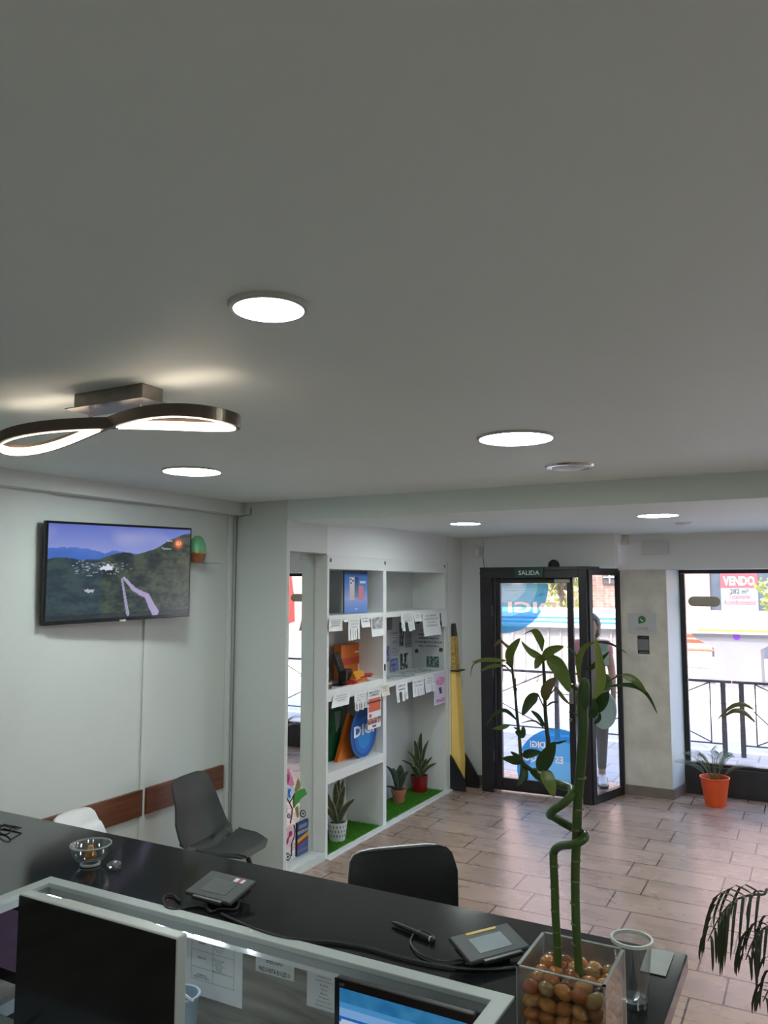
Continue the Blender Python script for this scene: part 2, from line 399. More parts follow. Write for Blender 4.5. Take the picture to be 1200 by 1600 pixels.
# window with dark frame, sill panel, film sticker
wf = MB(); xl, xr_ = -1.108, 3.35
wf.bbox(xl, xl+.045, YWN-.03, YWN+.03, .286, 2.014).bbox(xr_-.05, xr_, YWN-.03, YWN+.03, .286, 2.014).bbox(xl, xr_, YWN-.03, YWN+.03, 2.015, 2.051)
wf.bbox(xl, xr_, YWN-.03, YWN+.03, .256, .285).bbox(1.1, 1.15, YWN-.03, YWN+.03, .286, 2.014)
win = struct('window_1', wf, M['metalframe'])
struct('pane', MB().box(xl+.045, 1.1, YWN-.003, YWN+.003, .285, 2.015), M['glass'], win)
struct('pane', MB().box(1.15, xr_-.05, YWN-.003, YWN+.003, .285, 2.015), M['glass'], win)
struct('wall_under_window', MB().bbox(-1.115, XR, YWN-.045, YWN+.12, 0, .255, .004), M['blackpanel'])

# entrance: dark frame face, slanted glazed side, door leaf
ef = MB()
FZ = 2.06
ef.bbox(-2.785, -2.67, 7.06, 7.14, 0, 1.974, .003)
ef.bbox(-2.785, -1.846, 7.06, 7.14, 1.975, 2.044, .003)
ef.prism([(-1.845, 7.06), (-1.775, 7.06), (-1.735, 7.13), (-1.845, 7.14)], 0, 2.044, 'Z')
ef.box(-2.785, -2.672, 7.141, 7.279, 0, 2.044)
d1 = Vector((-1.775, 7.07, 0)); d2 = Vector((-1.607, 7.625, 0)); u = (d2-d1).normalized(); nrm = Vector((u.y, -u.x, 0))
def slant(a, b, z0, z1, t0=-.022, t1=.022):
    p = [d1+u*a+nrm*t0, d1+u*b+nrm*t0, d1+u*b+nrm*t1, d1+u*a+nrm*t1]
    return [(q.x, q.y) for q in p], z0, z1
L = (d2-d1).length
for a, bb_, z0, z1 in ((.012, .06, 0, 2.044), (L-.045, L, 0, 2.044), (.061, L-.046, 0, .075), (.061, L-.046, 2.0, 2.044)):
    q = slant(a, bb_, z0, z1); ef.prism(q[0], q[1], q[2], 'Z')
ef.prism([(-2.785, 7.06), (-1.775, 7.06), (-1.60, 7.62), (-1.60, 7.66), (-2.785, 7.4)], 2.045, 2.075, 'Z')
dr = struct('door_1', ef, M['metalframe'])
q = slant(.06, L-.045, .075, 2.0, -.003, .003)
struct('side_pane', MB().prism(q[0], q[1], q[2], 'Z'), M['glass'], dr)
# leaf hinged on the left, its free edge a few centimetres outwards
hinge = Vector((-2.665, 7.165, 0)); leaf_end = Vector((-1.930, 7.205, 0)); lu = (leaf_end-hinge).normalized(); lw = (leaf_end-hinge).length
LM = frame3(hinge, lu, (0, 0, 1)).copy()        # x along leaf, y up, z towards the room (-Y)
lf = MB()
for x0, x1, y0, y1 in ((0, .05, .03, 2.0), (lw-.055, lw, .03, 2.0), (.0505, lw-.0555, 1.925, 2.0), (.0505, lw-.0555, .03, .125)):
    lf.bbox(x0, x1, y0, y1, -.025, .025, .004, mtx=LM)
lf.box(.0, lw, .012, .03, -.02, .02, mtx=LM)
leaf = struct('door_leaf', lf, M['metalframe'], dr)
struct('pane', MB().box(.05, lw-.055, .125, 1.925, -.003, .003, mtx=LM), M['glass'], leaf)
def tubep(pts, r, n=8): return MB().tube(pts, r, n)
hl = MB().tube([LM @ Vector((lw-.04, .93, .025)), LM @ Vector((lw-.04, .93, .07)), LM @ Vector((lw-.13, .93, .07))], .009)
hl.bbox(lw-.050, lw-.012, .84, 1.02, .024, .032, .003, mtx=LM)
struct('handle', hl, M['chrome'], leaf)
struct('lock', MB().lathe([(0, 0), (.014, 0), (.014, .02), (0, .02)], 16, mtx=LM @ Matrix.Translation((lw-.04, .70, .025))), M['brass'], leaf)
struct('hinge', MB().tube([(-2.662, 7.055, 1.62), (-2.662, 7.055, 1.72)], .009).tube([(-2.662, 7.055, .28), (-2.662, 7.055, .38)], .009).tube([(-2.662, 7.055, 1.05), (-2.662, 7.055, 1.15)], .009), M['steel'], dr)
struct('closer', MB().bbox(lw-.16, lw-.02, 1.93, 1.965, .02, .06, .005, mtx=LM), M['silver'], leaf)
# blue circular film with mirrored lettering, seen from inside
def film(mbk, cx, cz, R, x0, x1, z0, z1, tones, off):
    n = 72; rings = [(1.0, tones[0]), (.72, tones[1]), (.45, tones[2])]
    g = 46
    for j in range(g*2):
        for i in range(g):
            a0 = x0+(x1-x0)*i/g; a1 = x0+(x1-x0)*(i+1)/g; b0 = z0+(z1-z0)*j/(2*g); b1 = z0+(z1-z0)*(j+1)/(2*g)
            r = math.hypot((a0+a1)/2-cx, (b0+b1)/2-cz)/R
            if r > 1: continue
            t = tones[0] if r > .74 else tones[1] if r > .5 else tones[2]
            mbk.add([LM @ Vector(p) for p in ((a0, b0, off), (a1, b0, off), (a1, b1, off), (a0, b1, off))], [(0, 1, 2, 3)], lin(t))
def discpoly(mbk, cx, cz, R, x0, x1, z0, z1, tone, off, n=96):
    P_ = []
    for k in range(n):
        a = 2*PI*k/n; P_.append((min(max(cx+R*math.cos(a), x0), x1), min(max(cz+R*math.sin(a), z0), z1)))
    Q = []
    for p in P_:
        if not Q or (abs(p[0]-Q[-1][0]) > 1e-6 or abs(p[1]-Q[-1][1]) > 1e-6): Q.append(p)
    mbk.add([LM @ Vector((p[0], p[1], off)) for p in Q], [tuple(range(len(Q)))], lin(tone))
gx0, gx1 = .052, lw-.057
def film_mat(name):
    m, t, out = newmat(name)
    a = t.nodes.new('ShaderNodeVertexColor'); a.layer_name = 'Col'
    p = t.nodes.new('ShaderNodeBsdfDiffuse'); t.links.new(a.outputs[0], p.inputs[0])
    tr = t.nodes.new('ShaderNodeBsdfTranslucent'); t.links.new(a.outputs[0], tr.inputs[0])
    x = t.nodes.new('ShaderNodeMixShader'); x.inputs[0].default_value = .55
    tp = t.nodes.new('ShaderNodeBsdfTransparent'); t.links.new(a.outputs[0], tp.inputs[0])
    x2 = t.nodes.new('ShaderNodeMixShader'); x2.inputs[0].default_value = .28
    t.links.new(p.outputs[0], x.inputs[1]); t.links.new(tr.outputs[0], x.inputs[2])
    t.links.new(x.outputs[0], x2.inputs[1]); t.links.new(tp.outputs[0], x2.inputs[2])
    t.links.new(x2.outputs[0], out.inputs[0]); return m
M['film'] = film_mat('window_film')
wm_, wt_, wo_ = newmat('white_film'); M['whitefilm'] = wm_
wd_ = wt_.nodes.new('ShaderNodeBsdfDiffuse'); wd_.inputs[0].default_value = (.7, .68, .64, 1)
wr_ = wt_.nodes.new('ShaderNodeBsdfTranslucent'); wr_.inputs[0].default_value = (.7, .68, .62, 1); wx_ = wt_.nodes.new('ShaderNodeMixShader'); wx_.inputs[0].default_value = .6
wt_.links.new(wd_.outputs[0], wx_.inputs[1]); wt_.links.new(wr_.outputs[0], wx_.inputs[2]); wt_.links.new(wx_.outputs[0], wo_.inputs[0])
def rings(mbk, discs, x0, x1, z0, z1, off=.0045, n=120):
    """nested discs drawn as rings, each later disc lying inside the one before"""
    def loop(c): return [(min(max(c[0]+c[2]*math.cos(2*PI*k/n), x0), x1), min(max(c[1]+c[2]*math.sin(2*PI*k/n), z0), z1)) for k in range(n)]
    for a_, b_ in zip(discs, discs[1:]+[None]):
        A_ = loop(a_)
        if b_ is None: mbk.add([LM @ Vector((p[0], p[1], off)) for p in A_], [tuple(range(n))], lin(a_[3])); continue
        B_ = loop(b_)
        for k in range(n):
            q_ = [A_[k], A_[(k+1) % n], B_[(k+1) % n], B_[k]]
            ar = sum(q_[i][0]*q_[(i+1) % 4][1]-q_[(i+1) % 4][0]*q_[i][1] for i in range(4))
            if abs(ar) > 1e-7: mbk.add([LM @ Vector((p[0], p[1], off)) for p in q_], [(0, 1, 2, 3)], lin(a_[3]))
def inside(tris, x, y):
    for t3 in tris:
        c = False; n_ = len(t3)
        for a in range(n_):
            (x1, y1), (x2, y2) = t3[a], t3[(a+1) % n_]
            if (y1 > y) != (y2 > y) and x < (x2-x1)*(y-y1)/(y2-y1)+x1: c = not c
        if c: return True
    return False
def filmgrid(discs, words, cell=.0042, off=.0045):
    cx, cz, R = discs[0][:3]; tr = []
    for (w_, wx, wz, wh, ww) in words:
        v_, f_ = text_geo(w_, 1, bold=.03); xs = [p.x for p in v_]; ys = [p.y for p in v_]; mx_ = (max(xs)+min(xs))/2; my_ = (max(ys)+min(ys))/2
        P2 = [(wx-(p.x-mx_)*ww/(max(xs)-min(xs)), wz+(p.y-my_)*wh/(max(ys)-min(ys))) for p in v_]
        tr.append(((wx-ww/2, wx+ww/2, wz-wh/2, wz+wh/2), [[P2[i] for i in f] for f in f_]))
    mb = MB(); x0 = max(gx0, cx-R); x1 = min(gx1, max([cx+R]+[q_[0][1] for q_ in tr])); z0 = max(.127, cz-R); z1 = min(1.923, cz+R)
    nx = int((x1-x0)/cell); nz_ = int((z1-z0)/cell)
    for j in range(nz_):
        for i in range(nx):
            a0 = x0+(x1-x0)*i/nx; a1 = x0+(x1-x0)*(i+1)/nx; b0 = z0+(z1-z0)*j/nz_; b1 = z0+(z1-z0)*(j+1)/nz_; X_ = (a0+a1)/2; Z_ = (b0+b1)/2
            col = None
            for (dx, dz, dr, dc_) in discs:
                if math.hypot(X_-dx, Z_-dz) < dr: col = dc_
            for bx_, T_ in tr:
                if bx_[0] <= X_ <= bx_[1] and bx_[2] <= Z_ <= bx_[3] and inside(T_, X_, Z_): col = (238, 226, 212)
            if col: mb.add([LM @ Vector(p) for p in ((a0, b0, off), (a1, b0, off), (a1, b1, off), (a0, b1, off))], [(0, 1, 2, 3)], lin(col))
    return mb
struct('film_sticker', filmgrid([(.06, 1.90, .445, (96, 168, 208)), (.08, 1.94, .33, (128, 190, 218)), (.09, 1.96, .22, (160, 206, 224))], [('DIGI', .35, 1.70, .105, .46)]), M['film'], leaf)
struct('film_sticker', filmgrid([(.57, .22, .385, (72, 150, 206)), (.60, .18, .31, (110, 180, 222)), (.62, .12, .2, (128, 192, 226))], [('TU DIGI', .44, .45, .06, .26), ('ESTÁ AQUÍ', .42, .33, .09, .38)]), M['film'], leaf)

# ================================================================== STREET
YR = 9.83
street = mat('asphalt', srgb(150, 148, 150), .85, mottle=.12, scale=3, bump=.2)
pavement = brick_mat('pavement_slabs', srgb(158, 153, 150), srgb(148, 144, 142), srgb(120, 117, 114), .4, .4, 'XY', .01)
struct('floor_pavement', MB().box(-14, 14, 7.98, 10.1, -.12, -.002), pavement)
struct('floor_road', MB().box(-30, 30, 10.1, 14.2, -.14, -.03), street)
struct('floor_plaza', MB().box(-30, 30, 14.2, 24, -.14, -.002), pavement)
struct('trim_4', MB().bbox(-14, 14, 10.0, 10.14, -.12, .005, .01), M['paint'])
# opposite building
bwall = brick_mat('pink_brick', srgb(150, 112, 100), srgb(164, 128, 114), srgb(176, 156, 146), .26, .075, 'XZ')
BY = 23.0
op = MB().box(-20, -2.45, BY, BY+.5, 0, 9).box(-2.45, 18, BY, BY+.5, 2.7, 9).box(1.2, 18, BY, BY+.5, 0, 2.7).box(-2.45, 1.2, BY+.25, BY+.5, 0, 2.7)
bld = thing('brick_building', 'pink brick building across the street with dark shopfront openings', 'building', (0, BY, 0))
obj('brick_wall', op, bwall, bld, world=True)
dg = mat('dark_shopfront', srgb(70, 78, 88), .25, mottle=.15, scale=3)
obj('shopfront', MB().box(-2.45, 1.2, BY+.12, BY+.2, 0, 2.7), dg, bld, world=True)
for wx in (-8.9, -7.7, -6.5, -5.3, -4.2):
    fwn = obj('window', MB().bbox(wx, wx+.85, BY-.06, BY+.1, 1.95, 3.1, .02), mat('window_dark', srgb(88, 84, 86), .4, mottle=.1), bld, world=True)
    g = MB()
    for k in range(1, 4): g.tube([(wx+.21*k, BY-.09, 1.98), (wx+.21*k, BY-.09, 3.05)], .018, 6)
    for zz in (2.15, 2.6, 2.95): g.tube([(wx+.03, BY-.09, zz), (wx+.82, BY-.09, zz)], .018, 6)
    obj('grille', g, M['whiteplastic'], fwn, world=True)
# VENDO banner
vb = MB(); vy = BY+.085
s0 = at(1125, 893, Y=vy); s1 = at(1183, 893, Y=vy)
vx0, vx1 = s0.x, s1.x; vz1 = at(1150, 884, Y=vy).z; vzm = at(1150, 918, Y=vy).z; vz0 = .3
banner = obj('sale_banner', MB().box(vx0, vx1, vy, vy+.03, vz0, vz1), mat('banner_white', (.15, .18, .19), .6, mottle=.02), label='tall white and red VENDO sale banner on the building across the street', cat='banner')
red = mat('banner_red', srgb(205, 60, 66), .6, mottle=.04)
obj('header_panel', MB().box(vx0, vx1, vy-.008, vy, vzm, vz1), red, banner, world=True)
FM = lambda x, y, z: frame3((x, y, z), (1, 0, 0), (0, 0, 1))
vcx = (vx0+vx1)/2; vw = vx1-vx0
obj('lettering', add_text(MB(), 'VENDO', FM(vcx, vy-.010, at(1150, 907.5, Y=vy).z), (vz1-vzm)*.42, vw*.84, bold=.02), M['whiteprint'], banner, world=True)
tb = add_text(MB(), '282 m²', FM(vcx, vy-.002, at(1150, 924, Y=vy).z), .13, vw*.5, bold=.02)
obj('lettering', tb, M['ink'], banner, world=True)
tb = add_text(MB(), 'Totalmente', FM(vcx, vy-.002, at(1150, 932, Y=vy).z), .13, vw*.56, bold=.01)
add_text(tb, 'Acondicionados', FM(vcx, vy-.002, at(1150, 941, Y=vy).z), .13, vw*.86, bold=.01)
obj('lettering', tb, red, banner, world=True)
# trees
def tree(x, y, h, r, label, colA, colB, n=900, seed=1):
    rnd = random.Random(seed); t = thing('street_tree', label, 'tree', (x, y, 0), 0)
    tk = MB().tube([(0, 0, 0), (.05, 0, h*.4), (-.02, .05, h*.75)], [.11, .09, .05], 8)
    for k in range(6):
        a = k*1.05; tk.tube([(0, 0, h*.45), (r*.5*math.cos(a), r*.5*math.sin(a), h*.7)], [.05, .02], 6)
    obj('trunk', tk, mat('bark', srgb(90, 75, 62), .9, mottle=.3, scale=20), t)
    f = MB()
    blobs = [(rnd.uniform(-.55, .55)*r, rnd.uniform(-.55, .55)*r, h*.72+rnd.uniform(-.55, .5)*r, r*rnd.uniform(.35, .6)) for _ in range(9)]
    for i in range(n):
        bx, by, bz, br = rnd.choice(blobs); d = Vector((rnd.gauss(0, 1), rnd.gauss(0, 1), rnd.gauss(0, 1))).normalized()*br*rnd.uniform(.7, 1)
        c = Vector((bx, by, bz))+d; a = Vector((rnd.uniform(-1, 1), rnd.uniform(-1, 1), rnd.uniform(-1, 1))).normalized(); e = a.orthogonal().normalized(); s = rnd.uniform(.06, .12)
        f.add([c-a*s, c+e*s*.5, c+a*s, c-e*s*.5], [(0, 1, 2, 3)])
    obj('foliage', f, leafmat('foliage', colA, colB, ss=.35), t)
    return t
tree(-6.1, 21.5, 3.6, 1.35, 'leafy yellow-green street tree seen through the entrance side pane', srgb(100, 116, 56), srgb(150, 160, 86), 1500, 3)
tree(.10, 18.6, 2.8, 1.05, 'leafy yellow-green street tree right of the VENDO banner', srgb(96, 110, 52), srgb(150, 158, 90), 1500, 5)
# recycling containers
cwhite = mat('container_white', (.74, .75, .75), .45, mottle=.03, scale=2)
cgrey = mat('container_grey', (.20, .20, .21), .5, mottle=.04, scale=2)
def bin_(name, label, x, y, wd, lidcol, stripe):
    t = thing(name, label, 'container', (x, y, 0))
    hw = wd/2; dp = .62
    poly = [(-hw*.42, .0), (hw*.42, .0), (hw*.42, .72), (hw*.80, .92), (hw*.86, 1.0), (-hw*.86, 1.0), (-hw*.80, .92), (-hw*.42, .72)]
    obj('body', MB().prism(poly, -dp*.9, dp*.9, 'Y'), cgrey, t)
    lid = [(-hw, 1.0), (hw, 1.0), (hw, 1.06), (hw*.93, 1.12), (hw*.90, 1.30), (hw*.78, 1.40), (-hw*.78, 1.40), (-hw*.90, 1.30), (-hw*.93, 1.12), (-hw, 1.06)]
    lo = obj('lid', MB().prism(lid, -dp, dp, 'Y'), cwhite, t)
    if stripe:
        for z in (1.20, 1.12): obj('stripe', MB().box(-hw*.9, hw*.9, -dp-.012, -dp-.002, z, z+.035), lidcol, lo)
    else:
        obj('stripe', MB().bbox(-hw*.72, hw*.72, -dp-.03, -dp+.01, 1.045, 1.09, .01), lidcol, lo)
        obj('round_sticker', MB().lathe([(0, 0), (.065, 0), (.065, .006), (0, .006)], 24, mtx=Matrix.Translation((0, -dp*.9-.0, .95)) @ Matrix.Rotation(PI/2, 4, 'X')), mat('purple_sticker', srgb(120, 60, 170), .5, mottle=.1), t)
    return t
yl = mat('yellow_stripe', srgb(235, 205, 70), .5, mottle=.05); bl = mat('blue_stripe', srgb(60, 130, 200), .5, mottle=.05)
bin_('recycling_container', 'white street recycling container with yellow lid stripe and grey body', -1.30, 16.9, 1.9, yl, False)
# long panelled container behind the door
t = thing('roadside_container', 'long white panelled container with blue stripes seen through the entrance door', 'container', (-4.55, 15.6, 0))
pb = MB().box(-2.2, 1.6, -.5, .5, .0, 1.10)
for k in range(16): pb.box(-2.18+k*.24, -2.16+k*.24+.02, -.52, -.5, .08, 1.08)
obj('body', pb, mat('container_panel', (.26, .245, .235), .5, mottle=.06, scale=3), t)
cv = obj('cover', MB().bbox(-2.3, 1.7, -.6, .6, 1.10, 1.45, .06), cwhite, t)
for z in (1.28, 1.20): obj('stripe', MB().box(-2.28, 1.68, -.612, -.602, z, z+.03), bl, cv)
# bench
t = thing('street_bench', 'red slatted street bench beyond the railing left of the white container', 'bench', (-2.75, 19.6, 0))
rs = mat('red_slats', srgb(190, 70, 50), .5, mottle=.1)
for k, z in enumerate((.62, .74, .86)): obj('slat', MB().bbox(-.75, .75, .20+.02*k, .235+.02*k, z-.045, z+.045, .01), rs, t)
for k in range(3): obj('slat', MB().bbox(-.75, .75, -.18+.13*k, -.07+.13*k, .42, .455, .01), rs, t)
for sx in (-.62, .62):
    obj('leg', MB().tube([(sx, -.18, 0), (sx, -.15, .42), (sx, .2, .42), (sx, .27, .95)], .022, 8).tube([(sx, .18, 0), (sx, .16, .42)], .022, 8), M['whiteplastic'], t)
# railing panels
def railing(x0, x1, label, yr=YR):
    t = thing('street_railing', label, 'railing', ((x0+x1)/2, yr, -.005), 0, 'railing panels along the pavement'); h = (x1-x0)/2
    for sx in (-h, h): obj('post', MB().bbox(sx-.026, sx+.026, -.026, .026, 0, .835, .004), M['steel'], t)
    obj('top_rail', MB().bbox(-h-.09, h+.09, -.02, .02, .81, .838, .004), M['steel'], t)
    obj('bottom_rail', MB().tube([(-h, 0, .13), (h, 0, .13)], .009), M['steel'], t)
    obj('cross_brace', MB().tube([(-h+.14, 0, .14), (h-.14, 0, .81)], .007).tube([(-h+.14, 0, .81), (h-.14, 0, .14)], .007), M['steel'], t)
    for sx in (-h+.14, h-.14): obj('upright', MB().tube([(sx, 0, .13), (sx, 0, .82)], .007), M['steel'], t)
railing(-.755, .95, 'dark steel railing panel at the right, in front of the white container'); railing(-2.67, -.945, 'dark steel railing panel between the entrance and the white container')
railing(-4.63, -2.87, 'dark steel railing panel seen through the entrance door')
# parasol and pavement things the niche mirror shows
t = thing('street_parasol', 'closed red parasol on the far pavement, seen in the niche mirror', 'parasol', (5.5, 16.5, 0))
obj('pole', MB().tube([(0, 0, 0), (0, 0, 2.7)], .03), M['whiteplastic'], t)
obj('canopy', MB().lathe([(.05, .9), (.30, 1.0), (.28, 1.6), (.2, 2.2), (.05, 2.6), (0, 2.65)], 12), mat('parasol_red', srgb(205, 50, 45), .7, mottle=.1), t, smooth=True)

# ================================================================== CEILING LIGHTS
def downlight(c, R, ring, label, lit=True, group='recessed ceiling downlights'):
    t = thing('ceiling_downlight', label, 'ceiling light', c, 0, group)
    obj('ring', MB().lathe([(R, -.004), (R+.003, -.010), (ring-.004, -.008), (ring, -.001), (ring, 0.0), (R, 0.0)], 56, closed=True), M['silver'], t, smooth=True)
    obj('diffuser', MB().lathe([(0, -.005), (R, -.005), (R, -.001), (0, -.001)], 56), M['lamp'], t)
    return t
downlight(at(420, 478, Z=ZC), .069, .084, 'small round lit downlight, nearest on the main ceiling')
downlight(at(300, 735, Z=ZC), .137, .146, 'round lit downlight in front of the television')
downlight(at(806, 683, Z=ZC), .137, .150, 'large round lit downlight beside the round ceiling vent')
downlight(at(727, 817, Z=ZF), .112, .122, 'round lit downlight over the white shelving in the front ceiling')
downlight(at(1028, 804, Z=ZF), .128, .138, 'round lit downlight before the shop window in the front ceiling')
for i, (x, y) in enumerate(((.9, 5.28), (2.5, 5.28))):  # added lamps out of view, to brighten the dim front zone
    downlight(Vector((x, y, ZF)), .128, .138, ['round lit downlight in the front ceiling just right of the photo', 'round lit downlight in the front ceiling by the right wall'][i])
for i, (x, y) in enumerate(((1.25, 2.75), (1.3, .2), (-2.2, -.9), (.2, -1.2))):  # added unseen lamps beside and behind the camera, to light the room
    downlight(Vector((x, y, ZC)), .137, .150, ['round lit downlight right of the counter, outside the photo', 'round lit downlight behind the camera, right', 'round lit downlight behind the camera, far left', 'round lit downlight behind the camera, centre'][i])
v = at(890, 728, Z=ZC)
t = thing('ceiling_vent', 'round white metal ceiling vent, unlit, beyond the large downlight', 'vent', v)
obj('ring', MB().lathe([(.085, 0), (.095, -.012), (.112, -.010), (.118, 0)], 48), M['chrome'], t, smooth=True)
obj('disc', MB().lathe([(0, -.020), (.06, -.018), (.085, -.008), (.085, 0)], 48), M['whiteplastic'], t, smooth=True)
v = at(1070, 817, Z=ZF)
t = thing('smoke_detector', 'small flat ceiling disc near the front downlight', 'sensor', v)
obj('housing', MB().lathe([(0, -.02), (.05, -.018), (.07, -.006), (.072, 0)], 32), M['whiteplastic'], t, smooth=True)

# LED ribbon lamp
lc = Vector((-1.80, 1.635, ZC))
t = thing('led_ribbon_lamp', 'brown twisted ribbon ceiling lamp with warm light strip and square canopy', 'ceiling light', lc)
cb = obj('canopy', MB().bbox(-.115, .165, -.045, .035, -.044, 0, .003), M['brushed'], t)
obj('base_plate', MB().box(-.135, .18, -.06, .05, -.047, -.044), M['brushed'], cb)
for sx in (-.07, .13): obj('suspension_screw', MB().tube([(sx, -.02, -.055), (sx+.005, -.02, -.10)], .005).lathe([(0, 0), (.008, 0), (.008, .01), (0, .01)], 12, cx=sx, cy=-.02, cz=-.072), M['chrome'], t)
NR = 160; RP = []
for k in range(NR):
    s_ = 2*PI*k/NR; x = .47*math.cos(s_); y = .074*math.sin(2*s_)
    z = -.094 - .10*y - .036*abs(math.cos(s_))**2
    RP.append(Vector((x+.0, y-.015, z)))
def rsec(k, off0, off1, z0, z1):
    p = RP[k % NR]; d = (RP[(k+1) % NR]-RP[(k-1) % NR]).normalized(); side = d.cross(Vector((0, 0, 1))).normalized()
    return [p+side*off0+Vector((0, 0, z1)), p+side*off1+Vector((0, 0, z1)), p+side*off1+Vector((0, 0, z0)), p+side*off0+Vector((0, 0, z0))]
wv = [q for k in range(NR) for q in rsec(k, .006, -.006, -.017, .017)]
rib = obj('ribbon', MB().add(wv, [(k*4+j, k*4+(j+1) % 4, ((k+1) % NR)*4+(j+1) % 4, ((k+1) % NR)*4+j) for k in range(NR) for j in range(4)]), M['bronze'], t)
for rng, sg in ((range(-38, 39), -1), (range(NR//2-38, NR//2+39), 1)):   # light strip along the inner face of each loop
    vs = [q for k in rng for q in rsec(k, sg*.0062, sg*.0095, -.019, .006)]; n_ = len(list(rng))
    obj('light_strip', MB().add(vs, [(i*4+j, i*4+(j+1) % 4, (i+1)*4+(j+1) % 4, (i+1)*4+j) for i in range(n_-1) for j in range(4)]+[(0, 1, 2, 3), tuple((n_-1)*4+q for q in (3, 2, 1, 0))]), M['led'], rib)

# ================================================================== TV WALL
def wallbox(x0, x1, y0, y1, z0, z1, name, label, cat, m, **k): return obj(name, MB().bbox(x0, x1, y0, y1, z0, z1, .002), m, label=label, cat=cat, **k)
struct('trim_5', MB().bbox(XW, XW+.012, 3.485, 3.525, 0, 1.72, .003), M['paint'])
struct('trim_6', MB().box(XW, XW+.018, YBK, 2.785, 0, 2.385).box(XW, XW+.004, 2.779, 2.785, 2.2, 2.385), M['paint'])
struct('trim_7', MB().bbox(XW, XW+.03, 4.235, 4.262, 0, 2.385, .003), M['paint'])
d1_ = obj('wall_rail', MB().bbox(XW, XW+.02, 1.6, 3.50, .562, .712, .003), M['reddado'], label='long reddish wood chair rail on the wall behind the white chair', cat='wall rail')
obj('wall_rail', MB().bbox(XW, XW+.02, 3.53, 4.225, .562, .712, .003), M['reddado'], label='short reddish wood chair rail on the wall behind the dark grey chair', cat='wall rail')
cab = MB().tube([(X0-.30, 4.292, 2.40), (-3.36, 4.288, 2.43), (-3.36, 4.288, 2.385), (-3.478, 4.288, 2.375), (-3.482, 4.288, 1.9), (-3.488, 4.288, .1)], .004, 6)
obj('wall_cable', cab, M['inkgrey'], label='thin grey cable running down the corner beside the column', cat='cable')

# television: slightly turned and tilted
tvl = Vector((-3.443, 2.80, 0)); tvr = Vector((-3.323, 3.72, 0))
TL = at(71, 813, X=-3.443); BLc = at(68, 978, X=-3.455); TR = at(298, 825, X=-3.34); BR = at(298, 963, X=-3.352)
tc_ = (TL+TR+BLc+BR)/4
ux = ((TR-TL)+(BR-BLc)).normalized(); uy = ((TL-BLc)+(TR-BR)); uy = (uy-ux*uy.dot(ux)).normalized()
W_ = ((TR-TL).length+(BR-BLc).length)/2; H_ = ((TL-BLc).length+(TR-BR).length)/2
TM = frame3(tc_, ux, uy)
tv = thing('television', 'flat wall television showing a hillside landscape with a winding road', 'television', (tc_.x, tc_.y, tc_.z-H_/2))
obj('body', MB().bbox(-W_/2, W_/2, -H_/2, H_/2, -.030, 0, .004, mtx=TM), M['blackgloss'], tv, world=True)
def tvpic(u, v):
    ridge = pl([(0, .63), (.1, .66), (.22, .62), (.33, .64), (.45, .71), (.52, .715), (.58, .69), (.72, .76), (.85, .88), (.95, .945), (1, .96)], u) + .012*nz(u, 0, 14)
    far = pl([(0, .745), (.15, .76), (.26, .745), (.36, .70), (.42, .735), (.5, .72), (.6, .70)], u) + .006*nz(u, 3, 20)
    if v > max(ridge, far if u < .6 else 0):
        c = mix((142, 152, 205), (92, 108, 186), (v-.65)/.35); return mix(c, (165, 165, 200), max(0, nz(u, v, 4, 2)*1.1))
    if v > ridge: return mix((50, 92, 178), (96, 120, 190), (v-.62)*5 + .4*nz(u, v, 9))
    n1 = nz(u, v*1.3, 9, 1)+.6*nz(u, v, 30, 4)
    c = mix((24, 36, 38), (62, 74, 60), .5+1.1*n1)
    if u > .55: c = mix(c, (84, 78, 66), (u-.5)*1.3*max(0, .7-abs(v-.45))+.35*nz(u, v, 22, 8))
    if u < .35: c = mix(c, (32, 60, 82), .45)
    # town
    d = ((u-.34)/.22)**2+((v-.55)/.10)**2
    if d < 1 and nz(u, v*2.2, 30, 9)+.35*nz(u, v, 75, 2) > .16+.3*d: c = mix(c, (180, 176, 196), .35+.6*abs(nz(u, v, 60, 5))*2)
    if ((u-.38)/.04)**2+((v-.545)/.03)**2 < 1+1.5*nz(u, v, 40, 7): c = (206, 206, 226)
    if ((u-.26)/.03)**2+((v-.30)/.02)**2 < 1+2*nz(u, v, 50, 7): c = (170, 170, 184)
    # roads
    def road(pts, w0, w1):
        for (a, b), (e, f) in zip(pts, pts[1:]):
            L2 = (e-a)**2+(f-b)**2; t_ = max(0, min(1, ((u-a)*(e-a)+(v-b)*(f-b))/L2)); dd = math.hypot(u-a-t_*(e-a), (v-b-t_*(f-b))*.6)
            if dd < w0+(w1-w0)*(.45-v)/.45: return True
    if road([(.50, .43), (.525, .39), (.57, .31), (.62, .265), (.67, .225), (.69, .17), (.705, .12), (.735, .04)], .009, .030): return (158, 148, 186)
    if road([(.485, .42), (.50, .30), (.515, .18), (.535, .03)], .006, .012): return (150, 142, 172)
    if v < .05: c = mix(c, (20, 24, 26), .5)
    d = math.hypot(u-.905, (v-.83)*.58)
    if d < .024: return (226, 120, 60)
    if d < .05: return mix((190, 80, 40), c, (d-.02)/.03)
    return c
bz = .013
tvs = picture(MB(), TM @ Vector((-W_/2+bz, -H_/2+bz*1.6, .0008)), ux, uy, W_-2*bz, H_-bz*2.6, 200, 112, tvpic)
scr = obj('screen', tvs, M['screen'], tv, world=True)
tb = add_text(MB(), 'La 1', TM @ Matrix.Translation((W_*.395, H_*.325, .0015)), .022, .032, bold=.02)
add_text(tb, '20:00', TM @ Matrix.Translation((W_*.325, H_*.345, .0015)), .012); add_text(tb, 'Telediario', TM @ Matrix.Translation((W_*.30, H_*.26, .0015)), .012)
